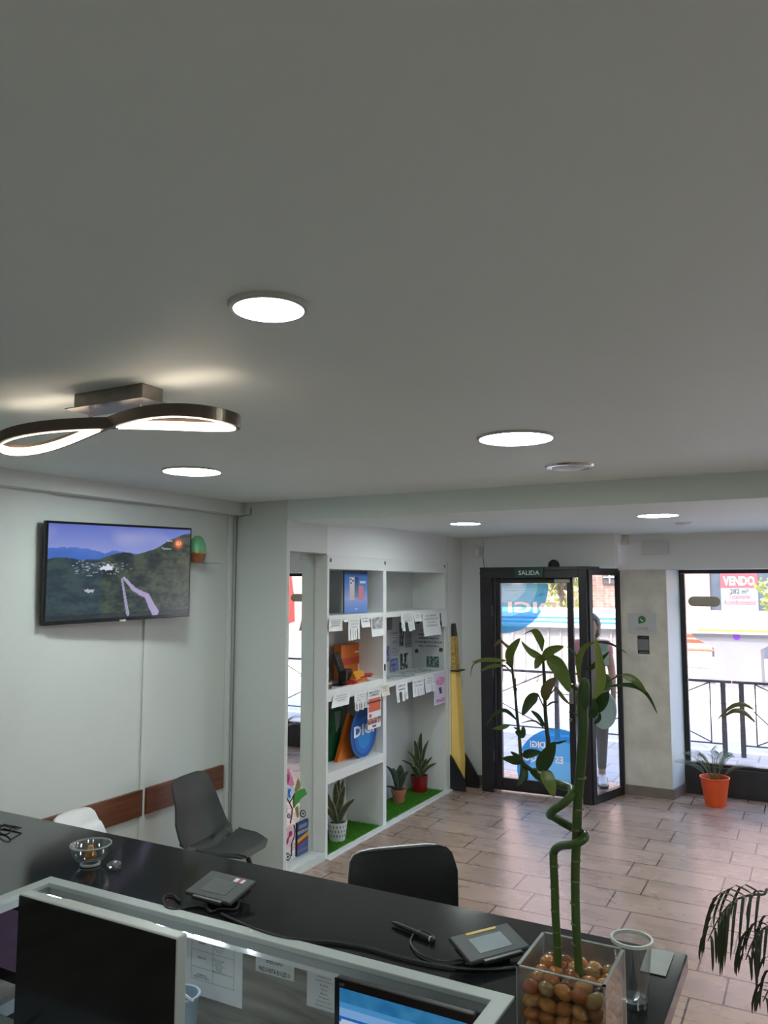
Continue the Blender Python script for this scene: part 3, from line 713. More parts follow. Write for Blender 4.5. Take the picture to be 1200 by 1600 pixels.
obj('caption', tb, emat('caption_white', (.75, .75, .8), .8), scr, world=True)
obj('badge', MB().bbox(-.02, .02, -H_/2-.004, -H_/2+.008, -.004, .004, .001, mtx=TM), M['silver'], tv, world=True)
obj('wall_bracket', MB().box(XW+.002, -3.44, 3.28, 3.52, 1.85, 2.1), M['black'], tv, world=True)
# egg diffuser on little shelf
sh = wallbox(XW, XW+.13, 3.80, 4.03, 2.042, 2.048, 'wall_shelf', 'tiny clear glass wall shelf right of the television', 'shelf', M['clearplastic'])
ec = at(308, 882, X=-3.45)
t = thing('egg_lamp', 'green egg shaped lamp on brown base, on the tiny shelf by the television', 'lamp', (-3.45, ec.y, 2.048))
obj('base', MB().lathe([(0, 0), (.035, 0), (.047, .02), (.054, .062), (0, .062)], 32), mat('brown_ceramic', srgb(150, 92, 58), .35, mottle=.15), t, smooth=True)
obj('shade', MB().lathe([(.054, .062), (.056, .08), (.052, .115), (.038, .15), (.02, .168), (0, .173)], 32), mat('mint_egg', srgb(110, 175, 130), .4, mottle=.03), t, smooth=True)
obj('trim_band', MB().lathe([(.0545, .055), (.057, .058), (.057, .064), (.0545, .067)], 32, closed=True), M['brass'], t, smooth=True)

# ================================================================== MIRROR NICHE
mx = -3.175
obj('wall_mirror', MB().box(-3.198, mx, 4.338, 4.797, .052, 2.13), M['mirror'], label='tall narrow mirror set in the wall niche beside the column', cat='mirror')
# flower decal and leaflet on the mirror
FMx = lambda y, z, off=.001: frame3((mx+off, y, z), (0, 1, 0), (0, 0, 1))
def shape(mb, pts, mtx, col, off=0):
    mb.add([mtx @ Vector((p[0], p[1], off)) for p in pts], [tuple(range(len(pts)))], lin(col))
def m2(x, y): p = at(x, y, X=mx+.001); return (p.y, p.z)
def spix(mb, pix, col, off): 
    q = [m2(*p) for p in pix]
    mb.add([(mx+.001+off, a, b_) for a, b_ in q], [tuple(range(len(q)))], lin(col))
dc = MB()
Z7 = lambda x, y: (440+x/9.41, 1190+y/9.41)
def zs(pts): return [Z7(*p) for p in pts]
spix(dc, zs([(60, 120), (110, 100), (130, 170), (165, 250), (190, 340), (150, 370), (100, 350), (60, 330), (55, 220)]), (205, 130, 165), .0002)
spix(dc, zs([(70, 190), (100, 170), (120, 240), (100, 320), (70, 320)]), (160, 35, 75), .0005)
spix(dc, zs([(75, 380), (180, 370), (190, 430), (150, 520), (110, 600), (85, 560), (70, 470)]), (185, 205, 225), .0002)
spix(dc, zs([(90, 405), (140, 400), (120, 470), (135, 520), (105, 545), (90, 480)]), (40, 105, 190), .0005)
spix(dc, zs([(210, 360), (245, 240), (280, 330), (270, 390), (215, 455), (190, 440)]), (125, 125, 55), .0002)
spix(dc, zs([(195, 470), (270, 410), (340, 395), (375, 480), (330, 510), (275, 560), (260, 590), (215, 640), (185, 680), (165, 600)]), (50, 140, 45), .0003)
spix(dc, zs([(200, 690), (235, 655), (255, 740), (245, 830), (225, 810)]), (120, 130, 50), .0002)
spix(dc, zs([(55, 570), (75, 580), (85, 740), (65, 775), (45, 760)]), (165, 40, 75), .0002)
spix(dc, zs([(45, 1110), (60, 1010), (130, 935), (185, 990), (180, 1100), (140, 1200), (100, 1290), (50, 1290), (50, 1190)]), (225, 185, 200), .0002)
spix(dc, zs([(110, 1030), (155, 1020), (155, 1080), (110, 1120), (95, 1200), (65, 1240), (60, 1180), (100, 1100)]), (150, 30, 70), .0005)
for cx_, cy_, rr in ((315, 765, 42), (90, 1400, 42), (110, 800, 26)):
    for r_, cc, o_ in ((1, (35, 35, 38), .0004), (.68, (210, 205, 200), .0007), (.35, (60, 45, 45), .001)):
        spix(dc, [Z7(cx_+rr*r_*math.cos(a*PI/9), cy_+rr*1.35*r_*math.sin(a*PI/9)) for a in range(17, -1, -1)], cc, o_)
def spath(pts, wpx, col, off):
    for a, b_ in zip(pts, pts[1:]):
        dx, dy = b_[0]-a[0], b_[1]-a[1]; l = math.hypot(dx, dy); nx, ny = -dy/l*wpx, dx/l*wpx
        spix(dc, zs([(a[0]+nx, a[1]+ny), (b_[0]+nx, b_[1]+ny), (b_[0]-nx, b_[1]-ny), (a[0]-nx, a[1]-ny)]), col, off)
spath([(70, 400), (80, 540), (130, 630), (160, 700), (150, 800), (130, 910)], 7, (30, 40, 35), .0006)
spath([(200, 455), (160, 540), (115, 610)], 6, (35, 60, 40), .0006); spath([(175, 500), (180, 680)], 7, (45, 80, 40), .0006)
spath([(185, 930), (195, 1020), (180, 1130), (150, 1190), (145, 1390)], 8, (35, 40, 38), .0007)
obj('flower_decal', dc, M['print'], label='pink, red and green flower decal stuck low on the niche mirror', cat='decal')
lp = [m2(*Z7(*p)) for p in ((222, 885), (380, 855), (375, 1415), (218, 1490))]
lb = MB(); a0 = min(p[0] for p in lp); a1 = max(p[0] for p in lp); z0_ = .062; z1_ = (lp[0][1]+lp[1][1])/2
def leaflet(u, v):
    if .80 < v < .92 and .15 < u < .9: return (105, 130, 175)
    if .70 < v < .73 or .655 < v < .68: return (190, 170, 140) if v > .69 else (150, 165, 190)
    if .50+.12*(u) > v > .40+.10*u: return (205, 155, 40)
    if .40+.10*u > v > .28+.12*u: return (125, 45, 60)
    if .12 < v < .17: return (140, 100, 115)
    return (38, 56, 100) if v > .42 else (58, 84, 140)
lb.box(mx+.002, mx+.008, a0, a1, z0_, z1_, lin((38, 56, 100)))
picture(lb, (mx+.009, a0, z0_), (0, 1, 0), (0, 0, 1), a1-a0, z1_-z0_, 16, 60, leaflet)
obj('leaflet', lb, M['print'], label='dark blue and yellow leaflet standing against the foot of the niche mirror', cat='leaflet')

# ================================================================== SHELVING
Z1 = (2.022, 2.118); Z2 = (1.643, 1.686); Z3 = (1.075, 1.157); Z4 = (.505, .576)
XBK = -3.405; YL, YM0, YM1, YRr = 4.802, 5.645, 5.70, 6.93
t = thing('white_shelving_unit', 'tall white built-in shelving with two columns of open bays', 'shelving', ((X0+XBK)/2, 5.87, 0)); SH = t
def sb(name, *a, m=None, par=None): return obj(name, MB().bbox(*a, .0015), m or M['white'], par or t, world=True)
sb('side_panel', XBK, X0, YL, 4.83, 0, Z1[1]); sb('side_panel', XBK, X0, 6.87, YRr, 0, Z1[1]); sb('mullion', XBK, X0, YM0, YM1, 0, Z1[1])
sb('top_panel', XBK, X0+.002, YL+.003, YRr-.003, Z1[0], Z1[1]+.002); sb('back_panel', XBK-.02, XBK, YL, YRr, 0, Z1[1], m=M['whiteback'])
sb('shelf', XBK, X0-.001, 4.83, YM0, Z2[0], Z2[1]); sb('shelf', XBK, X0-.001, YM1, 6.87, Z2[0], Z2[1])
sb('shelf', XBK, X0-.001, 4.83, YM0, Z3[0], Z3[1]); sb('shelf', XBK, X0-.001, YM1, 6.87, 1.078, 1.118)
sb('shelf', XBK, X0-.001, 4.83, YM0, Z4[0], Z4[1])
sb('base_board', XBK, X0+.03, 4.34, 6.96, 0, .0, m=M['white']) if False else None
obj('base_board', MB().bbox(X0-.0, X0+.035, 4.80, 6.95, 0, .012, .002).bbox(X0-.03, X0, 4.80, 6.90, 0, .012), M['white'], t, world=True)
for yy in (4.842, 5.672, 6.86):
    obj('cam_lock', MB().box(X0+.002, X0+.004, yy-.012, yy+.012, 2.072, 2.098), M['inkgrey'], t, world=True)
obj('lock_hole', MB().box(X0, X0+.002, 5.66, 5.685, 1.22, 1.27), M['ink'], t, world=True)
# artificial grass
def grass(y0, y1, label):
    rnd = random.Random(int(y0*10)); t = thing('artificial_grass_mat', label, 'grass mat', ((XBK+X0)/2, (y0+y1)/2, 0), 0, 'artificial grass mats in the shelving')
    obj('backing', MB().box(XBK+.003, X0-.012, y0+.004, y1-.004, .002, .010), mat('grass_backing', srgb(44, 96, 20), .9, mottle=.2, scale=30), t, world=True)
    g = MB()
    for i in range(9000):
        x = rnd.uniform(XBK+.008, X0-.018); y = rnd.uniform(y0+.006, y1-.006); a = rnd.uniform(0, 2*PI); h = rnd.uniform(.010, .018); l = rnd.uniform(0, .008); b_ = rnd.uniform(0, 2*PI)
        dx, dy = math.cos(a)*.0018, math.sin(a)*.0018
        g.add([(x-dx, y-dy, .009), (x+dx, y+dy, .009), (x+l*math.cos(b_), y+l*math.sin(b_), .009+h)], [(0, 1, 2)])
    o = obj('grass_blades', g, leafmat('plastic_grass', srgb(58, 128, 20), srgb(92, 160, 42), ss=.1), t, world=True); o['kind'] = 'stuff'
grass(4.83, YM0, 'green artificial grass mat in the lower left shelving bay'); grass(YM1, 6.87, 'green artificial grass mat in the lower right shelving bay')

# --- plants helper
def leafstrip(mb, pts, wmax, side=None, seg=14, cup=.18, cols=None, tip=.0, basew=.35, peak=.4):
    """curved blade: pts = control points, cols = (mid, edge) colours"""
    pts = [Vector(p) for p in pts]
    def cr(t):
        n = len(pts)-1; f = t*n; i = min(int(f), n-1); u_ = f-i
        p0 = pts[max(i-1, 0)]; p1 = pts[i]; p2 = pts[i+1]; p3 = pts[min(i+2, n)]
        return .5*((2*p1)+(p2-p0)*u_+(2*p0-5*p1+4*p2-p3)*u_*u_+(3*p1-p0-3*p2+p3)*u_**3)
    rows = []; K = (-1, -.72, 0, .72, 1) if cols else (-1, 0, 1)
    for i in range(seg+1):
        t_ = i/seg; p = cr(t_); d = (cr(min(1, t_+.02))-cr(max(0, t_-.02))).normalized()
        s = side if side is not None else d.cross(Vector((0, 0, 1)))
        s = Vector(s); s = (s-d*s.dot(d));
        if s.length < 1e-4: s = d.orthogonal()
        s.normalize(); nn = d.cross(s)
        w_ = basew+(1-basew)*math.sin(min(1, t_/peak)*PI/2) if t_ < peak else math.cos((t_-peak)/(1-peak)*PI/2)**.8
        w_ = wmax/2*max(w_, .02)
        rows.append([p+s*w_*k+nn*(cup*w_*k*k) for k in K])
    n = len(K); vs = [v for r in rows for v in r]
    for i in range(seg):
        for j in range(n-1):
            c = None
            if cols:
                c = cols[1] if j in (0, n-2) else cols[0]
                if j not in (0, n-2) and nz(i*.9, j*.3, 1.0, wmax*1000) > .22: c = tuple(k*1.7 for k in c)
            a = i*n+j
            mb.f.append(tuple(len(mb.v)+q for q in (a, a+1, a+n+1, a+n))); mb.c.append(c)
    mb.v += vs
    return mb
def potshape(r0, r1, h, th=.006, rim=None):
    pr = [(0, 0), (r0, 0), (r1, h)]
    if rim: pr = [(0, 0), (r0, 0), (r1*.93, h-rim), (r1, h-rim), (r1*1.02, h)]
    return pr+[(pr[-1][0]-th, h), (pr[-1][0]-th-.004, h*.85), (0, h*.85)]
def snake_plant(loc, potm, r0, r1, h, leaves, label, rim=None, cols=(srgb(38, 52, 34), srgb(120, 118, 62)), holes=False):
    t = thing('snake_plant', label, 'potted plant', loc)
    p = obj('pot', MB().lathe(potshape(r0, r1, h, rim=rim), 40), potm, t, smooth=True)
    obj('soil', MB().lathe([(0, h*.86), (r1*.9, h*.86), (0, h*.9)], 24), M['soil'], p)
    if holes:
        hb = MB()
        for ring in range(3):
            for k in range(18):
                a = (k+.5*(ring % 2))*2*PI/18; z = h*(.22+.24*ring); r = r0+(r1-r0)*z/h+.0008; w_ = .0045
                for q in (z,):
                    r2 = r0+(r1-r0)*(z+h*.2)/h+.0008; rm = (r+r2)/2
                    dx = w_/rm
                    hb.add([(r*math.cos(a), r*math.sin(a), z), (rm*math.cos(a+dx), rm*math.sin(a+dx), z+h*.1), (r2*math.cos(a), r2*math.sin(a), z+h*.2), (rm*math.cos(a-dx), rm*math.sin(a-dx), z+h*.1)], [(0, 1, 2, 3)])
        obj('cutout_pattern', hb, mat('pot_openings', srgb(60, 64, 62), .8, mottle=.1), p)
    rnd = random.Random(int(h*1000)); lm = leafmat('snake_leaf', cols[0], stripe=True, ss=.06)
    for i, (dy, dx, hh, w_, bend) in enumerate(leaves):
        a = rnd.uniform(0, 6.28); bx, by = dx*.12, dy*.12
        lim = XBK+.035-t.location.x; E_ = Vector((.62, .78, 0)); F_ = Vector((.78, -.62, 0)); q_ = [E_*(dy*a_*.8+bend*b_*.8)+F_*dx*a_+Vector((bx*.5, by*.5, h*.86+hh*c_)) for a_, b_, c_ in ((0, 0, 0), (.35, 0, .4), (.75, 0, .75), (1, 1, 1))]
        pts = [(max(lim, q.x), q.y, q.z) for q in q_]
        obj('leaf', leafstrip(MB(), pts, w_*1.12, side=(.62, .78, 0), cols=cols, cup=.35, basew=.55, peak=.45, seg=16), lm, t, smooth=True)
    return t
whitepot = mat('white_lattice_pot', (.66, .68, .67), .45, mottle=.02)
c = at(527, 1312, Z=.012)
snake_plant((max(c.x, -3.33)+.0, c.y, .012), whitepot, .058, .076, .135,
    [(-.02, .0, .30, .05, .0), (.02, -.02, .33, .05, 0), (.05, .02, .27, .05, .01), (-.08, .02, .20, .035, -.02), (.12, .02, .17, .05, .04), (-.12, .0, .14, .035, -.03), (-.10, -.03, .25, .04, 0), (.07, -.03, .31, .04, 0)],
    'striped snake plant in white lattice pot in the lower left shelving bay', cols=(srgb(50, 58, 36), srgb(150, 144, 104)), holes=True)
c = at(623, 1253, Z=.012)
snake_plant((c.x, c.y, .012), M['terracotta'], .047, .066, .112, [(-.05, 0, .20, .045, -.02), (-.02, -.02, .17, .06, 0), (.03, .0, .22, .075, -.01), (.07, .02, .16, .06, .03), (-.13, .02, .06, .02, -.06), (-.11, .02, .23, .035, -.05)],
    'dark green snake plant in small terracotta pot on the grass mat', rim=.03, cols=(srgb(34, 48, 34), srgb(48, 62, 42)))
c = at(652, 1233, Z=.012)
snake_plant((max(c.x, XBK+.13), c.y-.06, .012), M['redpot'], .070, .080, .145, [(-.04, 0, .34, .055, -.02), (.03, -.02, .40, .055, .01), (-.09, 0, .25, .03, -.06), (-.16, .03, .18, .025, -.08), (.09, .0, .33, .035, .03), (.13, .02, .18, .03, .02), (.14, .03, .12, .04, .06), (.0, .02, .18, .05, 0), (-.05, .02, .16, .05, 0), (.07, .03, .17, .05, 0), (-.1, .04, .12, .05, -.03)],
    'tall yellow-edged snake plant in dark red pot in the lower right bay', cols=(srgb(42, 54, 38), srgb(126, 130, 60)))

# --- notices hanging from the shelf edges
XN = X0+.006
def notice(px0, py0, px1, py1, label, style='text', slits=0, lean=0, skew=0, m=None, name='paper_notice', group='paper notices taped to the shelves', nlines=4, xoff=0):
    a = at(px0, py0, X=XN+xoff); b_ = at(px1, py0, X=XN+xoff); c_ = at((px0+px1)/2, py1, X=XN+xoff)
    y0, y1, z1 = a.y, b_.y, (a.z+b_.z)/2; z0 = c_.z; w_ = y1-y0; h_ = z1-z0
    t = thing(name, label, 'notice', (XN+xoff, (y0+y1)/2, z0), 0, group)
    mb = MB(); ns = slits or 1; zs_ = z0+h_*.52 if slits else z0
    sk = skew
    def pt(y, z): k = (z1-z)/h_; return (XN+xoff+.003+.012*k*k, y+sk*k, z)
    def strip(ya, yb, za, zb, j=0):
        n = 4
        for i in range(n):
            zA = za+(zb-za)*i/n; zB = za+(zb-za)*(i+1)/n
            mb.slab([pt(ya+j*(z1-zA), zA), pt(yb+j*(z1-zA), zA), pt(yb+j*(z1-zB), zB), pt(ya+j*(z1-zB), zB)], .0006)
    rnd = random.Random(int(px0*7+py0))
    if slits:
        strip(y0, y1, zs_, z1)
        for k in range(ns):
            if rnd.random() < .16 and 0 < k < ns-1: continue
            ya = y0+w_*k/ns+.002; yb = y0+w_*(k+1)/ns-.002
            strip(ya, yb, z0+rnd.uniform(0, .012), zs_, rnd.uniform(-.04, .04))
    else: strip(y0, y1, z0, z1)
    obj('sheet', mb, m or M['paper'], t, world=True)
    tx = MB()
    top = zs_ if slits else z0+h_*.35
    for i in range(nlines):
        z = z1-(z1-top)*(i+.9)/(nlines+.5); ww = w_*rnd.uniform(.5, .8)
        k = (z1-z)/h_; yc = (y0+y1)/2+sk*k
        if style == 'text':
            add_text(tx, rnd.choice(['SE ALQUILA', 'HABITACION', 'SE OFRECE', 'LIMPIEZA', 'CUIDADO', 'TRABAJO', 'SE VENDE', 'INTERNA', 'Tel. 642 118 903', 'ZONA CENTRO']), frame3((XN+xoff+.0045+.012*k*k, yc, z), (0, 1, 0), (0, 0, 1)), min(.018, (z1-top)/(nlines+1)*.6), ww, bold=.01, res=1)
    if slits:
        for k in range(ns):
            yc = y0+w_*(k+.5)/ns; z = (z0+zs_)/2; kk = (z1-z)/h_
            tx.box(XN+xoff+.006+.012*kk*kk, XN+xoff+.0066+.012*kk*kk, yc-.0015, yc+.0015, z-(zs_-z0)*.33, z+(zs_-z0)*.33)
    if tx.v: obj('lettering', tx, M['inkgrey'], t, world=True)
    return t, (y0, y1, z0, z1)
notice(514, 966, 535, 986, 'small slanted paper notice, leftmost under the upper left shelf', skew=-.02)
notice(535.5, 964, 542, 972, 'tiny blank paper scrap between two notices under the upper left shelf', nlines=1)
notice(544, 966, 562, 1000, 'paper notice with tear-off strips, second large one under the upper left shelf', slits=5, nlines=3, skew=-.02)
notice(563, 962, 576.5, 980, 'short pale notice between a tear-off notice and a grey photo notice', nlines=2)
n4, bx = notice(579, 964, 598, 994, 'grey photocopied notice at the right end of the upper left shelf', nlines=0)
ph = MB(); picture(ph, (XN+.0115, bx[0]+.02, bx[2]+.06), (0, 1, 0), (0, 0, 1), (bx[1]-bx[0])*.8, (bx[3]-bx[2])*.6, 20, 20, lambda u, v: mix((196, 196, 200), (120, 120, 124), .35+nz(u, v, 3.2, 3)*.9)); obj('photo', ph, M['print'], n4, world=True)
notice(625.5, 958, 645.5, 987, 'tear-off paper notice, leftmost under the upper right shelf', slits=4, skew=.015)
notice(646, 958, 657.5, 971, 'small bold notice between the tear-off sheet and the large white sheet', nlines=2)
notice(659, 957, 686, 993, 'large white sheet hanging under the upper right shelf', skew=.02, nlines=4, xoff=.006)
notice(688.5, 955, 697, 979, 'narrow blank sheet at the right end of the upper right shelf', nlines=0)
notice(521, 1083, 548, 1102, 'slanted wide paper notice hanging under the middle left shelf', skew=-.05, nlines=3)
notice(553, 1082, 575, 1109, 'paper notice with many narrow strips under the middle left shelf', slits=9, nlines=3)
notice(594.5, 1070, 607, 1087, 'cream note stuck on the upright between the two shelving columns', m=M['paperwarm'], nlines=3)
notice(618, 1066, 636, 1096, 'tear-off notice, leftmost under the middle right shelf', slits=4, nlines=2)
notice(644, 1060, 662, 1089, 'tear-off notice, central under the middle right shelf', slits=4, nlines=2, skew=-.01)
notice(663, 1056, 679, 1082, 'tear-off notice beside the pink flyer under the middle right shelf', slits=3, nlines=3)
def flyer(px0, py0, px1, py1, label, fn, xo=.004, skew=0, text=()):
    a = at(px0, py0, X=XN+xo); b_ = at(px1, py0, X=XN+xo); c_ = at((px0+px1)/2, py1, X=XN+xo); w_ = b_.y-a.y; z1 = (a.z+b_.z)/2; h_ = z1-c_.z
    mb = MB().box(XN+xo-.001, XN+xo, a.y, b_.y, c_.z, z1, (.8, .8, .8)); picture(mb, (XN+xo+.0006, a.y, c_.z), (0, 1, 0), (0, 0, 1), w_, h_, 30, 80, fn)
    o = obj('flyer', mb, M['print'], label=label, cat='flyer')
    for (s, v_, hh, ww) in text:
        obj('lettering', add_text(MB(), s, frame3((XN+xo+.001, a.y+w_/2, c_.z+h_*v_), (0, 1, 0), (0, 0, 1)), hh, w_*ww, bold=.02), M['ink'], o, world=True)
def f_or(u, v):
    if v > .80: return (225, 225, 228)
    if .44 < v < .78:
        if .66 < v < .70: return (60, 30, 25)
        return (205, 92, 62) if .08 < u < .97 else (225, 225, 228)
    if .12 < v < .40:
        if math.hypot(u-.2, (v-.345)*2.4) < .11: return (190, 80, 80)
        if v < .28: return mix((120, 55, 50), (190, 170, 160), .5+1.4*nz(u, v, 9, 2))
    if .04 < v < .09 and .35 < u < .62: return (90, 60, 55)
    return (226, 226, 230)
flyer(574.5, 1077, 595, 1138, 'orange and white printed flyer overlapping the blue oval sign', f_or, .012, text=(('SERVICIO TECNICO', .93, .016, .8), ('A DOMICILIO', .86, .016, .7)))
def f_pk(u, v):
    if ((u-.5)/.38)**2+((v-.72)/.14)**2 < 1: return mix((205, 120, 165), (225, 190, 210), .5+nz(u, v, 12, 1))
    if abs(u-.5+.5*(v-.42)) < .10 and .32 < v < .52: return (70, 50, 95)
    if .06 < v < .16 and .15 < u < .85 and nz(u*2, v, 14, 1) > -.1: return (190, 90, 150)
    return (215, 205, 222)
flyer(678, 1050, 697.5, 1100, 'pink and white beauty flyer at the right end of the middle right shelf', f_pk, .006)

# --- board and clippings inside the upper right bay
ys = 6.866
bd = MB().box(XBK+.01, X0-.01, ys-.006, ys, 1.13, 1.638)
bo = obj('notice_board', bd, mat('board_paper', (.50, .53, .55), .6, mottle=.03), label='grey-white board with bold lines of text at the end of the upper right bay', cat='notice')
FY = lambda x, z, y=ys-.0068: frame3((x, y, z), (1, 0, 0), (0, 0, 1))
tb = MB(); xc = (XBK+X0)/2
for i, s in enumerate(['DE TRABAJAR A', 'DOMICILIO TAMBIEN DE', 'LIMPIEZA, PRECIOS', 'ECONOMICOS CON EXP.', 'Tlfno: 617 57 98 21']):
    add_text(tb, s, FY(xc+.005, 1.475-i*.036), .017, [.18, .23, .21, .29, .22][i], bold=.03, res=1)
obj('lettering', tb, M['ink'], bo, world=True)
pic = MB()
picture(pic, (xc-.02, ys-.0075, 1.135), (1, 0, 0), (0, 0, 1), .13, .10, 22, 16, lambda u, v: mix((120, 150, 140), (60, 70, 70), .5+1.6*nz(u, v, 6, 5)))
obj('photo', pic, M['print'], bo, world=True)
for i, (x, z) in enumerate(((XBK+.06, 1.56), (X0-.045, 1.55), (XBK+.045, 1.28), (X0-.04, 1.30))):
    m_ = FY(x, z, ys-.008) @ Matrix.Rotation(.3*(1-2*(i % 2)), 4, 'Z')
    o = obj('polaroid', MB().box(-.026, .026, -.026, .026, -.001, .0, (.62, .6, .58), mtx=m_).box(-.019, .019, -.019, .019, 0, .0008, lin((96, 62, 50)), mtx=m_), M['print'], label=['brown photo square at the upper left of the notice board', 'brown photo square at the upper right of the notice board', 'brown photo square at the lower left of the notice board', 'brown photo square at the lower right of the notice board'][i], cat='photo', group='photo squares on the notice board')
# clippings on the back panel
clips = [(5.72, 5.82, 1.36, 1.63, 0, 'narrow text sheet, leftmost on the back of the upper right bay'), (5.84, 5.98, 1.50, 1.62, 1, 'grey newspaper clipping high on the back of the upper right bay'), (5.74, 5.90, 1.22, 1.36, 2, 'blue-tinted picture clipping low on the back panel'),
         (5.94, 6.16, 1.26, 1.48, 0, 'large pale text sheet in the middle of the back panel'), (6.18, 6.30, 1.34, 1.56, 3, 'black and white picture clipping on the back panel'), (6.20, 6.42, 1.125, 1.27, 3, 'dark photo clipping low on the back panel'), (6.34, 6.52, 1.32, 1.6, 1, 'grey newspaper column near the notice board'), (5.93, 6.14, 1.125, 1.24, 2, 'small blue card standing at the foot of the back panel')]
for i, (y0, y1, z0, z1, k, lb_) in enumerate(clips):
    y0 = 6.25+(y0-5.72)*.72; y1 = 6.25+(y1-5.72)*.72
    def cf(u, v, k=k, i=i):
        if k == 0: return (186, 188, 194) if (int(v*22) % 2 or u < .12 or u > .88) else mix((186, 188, 194), (90, 90, 96), .5+nz(u, v, 20, i))
        if k == 1: return mix((150, 150, 152), (96, 96, 98), .5 if int(v*26) % 2 else nz(u, v, 16, i))
        if k == 2: return mix((150, 158, 200), (84, 90, 140), .5+1.5*nz(u, v, 5, i))
        return mix((190, 192, 194), (28, 28, 32), .6+2.4*nz(u, v, 4, i))
    mb = MB().box(XBK+.001+.001*i, XBK+.002+.001*i, y0, y1, z0, z1, (.5, .5, .5)); picture(mb, (XBK+.0024+.001*i, y0, z0), (0, 1, 0), (0, 0, 1), y1-y0, z1-z0, 14, 30, cf)
    obj('clipping', mb, M['print'], label=lb_, cat='clipping', group='clippings pinned inside the bay')
rnd = random.Random(3)
desc = ['near the front left', 'near the back left', 'near the front edge', 'in the centre', 'toward the back', 'right of centre', 'near the front right', 'near the back right', 'at the left edge', 'at the right end', 'beside the mullion', 'by the notice board']
for i in range(12):
    cx_ = rnd.uniform(XBK+.09, X0-.09); cy_ = 5.80+.082*i; m_ = Matrix.Translation((cx_, cy_, 1.1186+.0009*i)) @ Matrix.Rotation(rnd.uniform(-.7, .7), 4, 'Z')
    def cf(u, v, i=i): return (205, 210, 216) if nz(u, v*3, 6, i) < .12 else (120, 130, 140)
    mb = MB().box(-.07, .07, -.05, .05, 0, .0006, (.7, .72, .75), mtx=m_)
    q = m_ @ Vector((-.07, -.05, .0009)); picture(mb, q, m_.to_3x3() @ Vector((1, 0, 0)), m_.to_3x3() @ Vector((0, 1, 0)), .14, .10, 10, 10, cf)
    obj('loose_card', mb, M['print'], label='loose pale printed card lying on the middle right shelf ' + desc[i], cat='card', group='loose cards on the middle right shelf')

# --- phone poster upper left bay
pz0, pz1 = 1.69, 2.018; pa = at(538, 960, X=-3.16); pb_ = at(574, 960, X=-3.16)
def pfn(u, v):
    c = mix((150, 160, 210), (60, 110, 180), (v-.35)*2.2) if v > .3 else mix((90, 130, 205), (150, 160, 210), v*3)
    if v > .93: return (20, 55, 100)
    if .30 < v < .84 and .22 < u < .42: 
        if v > .70 and math.hypot((u-.27), (v-.79)*1.6) < .035 or (v > .66 and math.hypot(u-.36, (v-.76)*1.6) < .04) or math.hypot(u-.28, (v-.71)*1.6) < .035: return (25, 35, 50)
        return mix((190, 175, 175), (214, 205, 205), v)
    if .36 < v < .86 and .44 < u < .60: return mix((125, 130, 150), (30, 70, 110), (v-.4)*2.4)
    if .30 < v < .64 and .60 < u < .82: return mix((225, 120, 120), (150, 140, 200), abs(u-.71)*6)
    if .70 < v < .76 and .66 < u < .93: return (190, 205, 235)
    return c
pbm = MB().box(-3.172, -3.161, pa.y, pb_.y, pz0, pz1, lin((40, 60, 100))); picture(pbm, (-3.160, pa.y, pz0), (0, 1, 0), (0, 0, 1), pb_.y-pa.y, pz1-pz0, 50, 70, pfn)
o = obj('phone_poster', pbm, M['print'], label='blue poster with three smartphones standing in the upper left bay', cat='poster')
obj('lettering', add_text(MB(), 'vivo X', frame3((-3.1595, (pa.y+pb_.y)/2, pz0+.03), (0, 1, 0), (0, 0, 1)), .012, bold=.02), M['whiteprint'], o, world=True)

# --- objects in the middle left bay
zs3 = Z3[1]
def shelfpt(px, py, z=zs3): return at(px, py, Z=z)
a = at(533, 1060, X=-3.29); b_ = at(574, 1060, X=-3.29)
t = thing('display_box', 'tall orange cardboard display box at the back of the middle left bay', 'box', (-3.32, (a.y+b_.y)/2, zs3)); ztop = at(553, 1006, X=-3.29).z-zs3; hw = (b_.y-a.y)/2
om = mat('orange_card', srgb(205, 105, 22), .5, mottle=.08); om2 = mat('deep_orange_card', srgb(190, 66, 20), .5, mottle=.08)
obj('carton', MB().bbox(-.04, .03, -hw, hw, 0, ztop, .003), om, t)
obj('front_label', MB().box(.030, .0312, -hw*.95, hw*.95, ztop*.42, ztop*.62), om2, t)
obj('label_patch', MB().box(.030, .0315, hw*.25, hw*.62, ztop*.12, ztop*.40).box(.030, .0312, 0, hw*.7, ztop*.74, ztop*.78), M['paperwarm'], t)
p = at(545, 1063, X=-3.17)
t = thing('card_terminal', 'dark upright payment terminal in front of the orange display box', 'terminal', (-3.20, p.y, zs3), 0.25)
ca = math.radians(20); Rm = Matrix.Rotation(-ca, 4, 'Y')
obj('body', MB().bbox(-.035, .035, -.085, .085, 0, .10, .01), M['black'], t)
obj('back', MB().bbox(-.015, .015, -.06, .06, .09, .24, .008, mtx=Rm), M['darkgrey'], t)
kp = MB()
for r in range(4):
    for c_ in range(3): kp.bbox(.015, .019, -.045+c_*.03, -.022+c_*.03, .11+r*.028, .13+r*.028, .001, mtx=Rm)
obj('keypad', kp, M['black'], t)
p = at(556, 1058, X=-3.13); Rm = Matrix.Rotation(-.35, 4, 'Y')
t = thing('price_card', 'yellow tent card leaning beside the payment terminal', 'card', (-3.14, p.y+.05, zs3))
obj('card', MB().prism([(-.05, .0), (.045, 0), (.0, .085)], -.075, .075, 'Y'), mat('yellow_card', srgb(205, 140, 25), .5, mottle=.05), t)
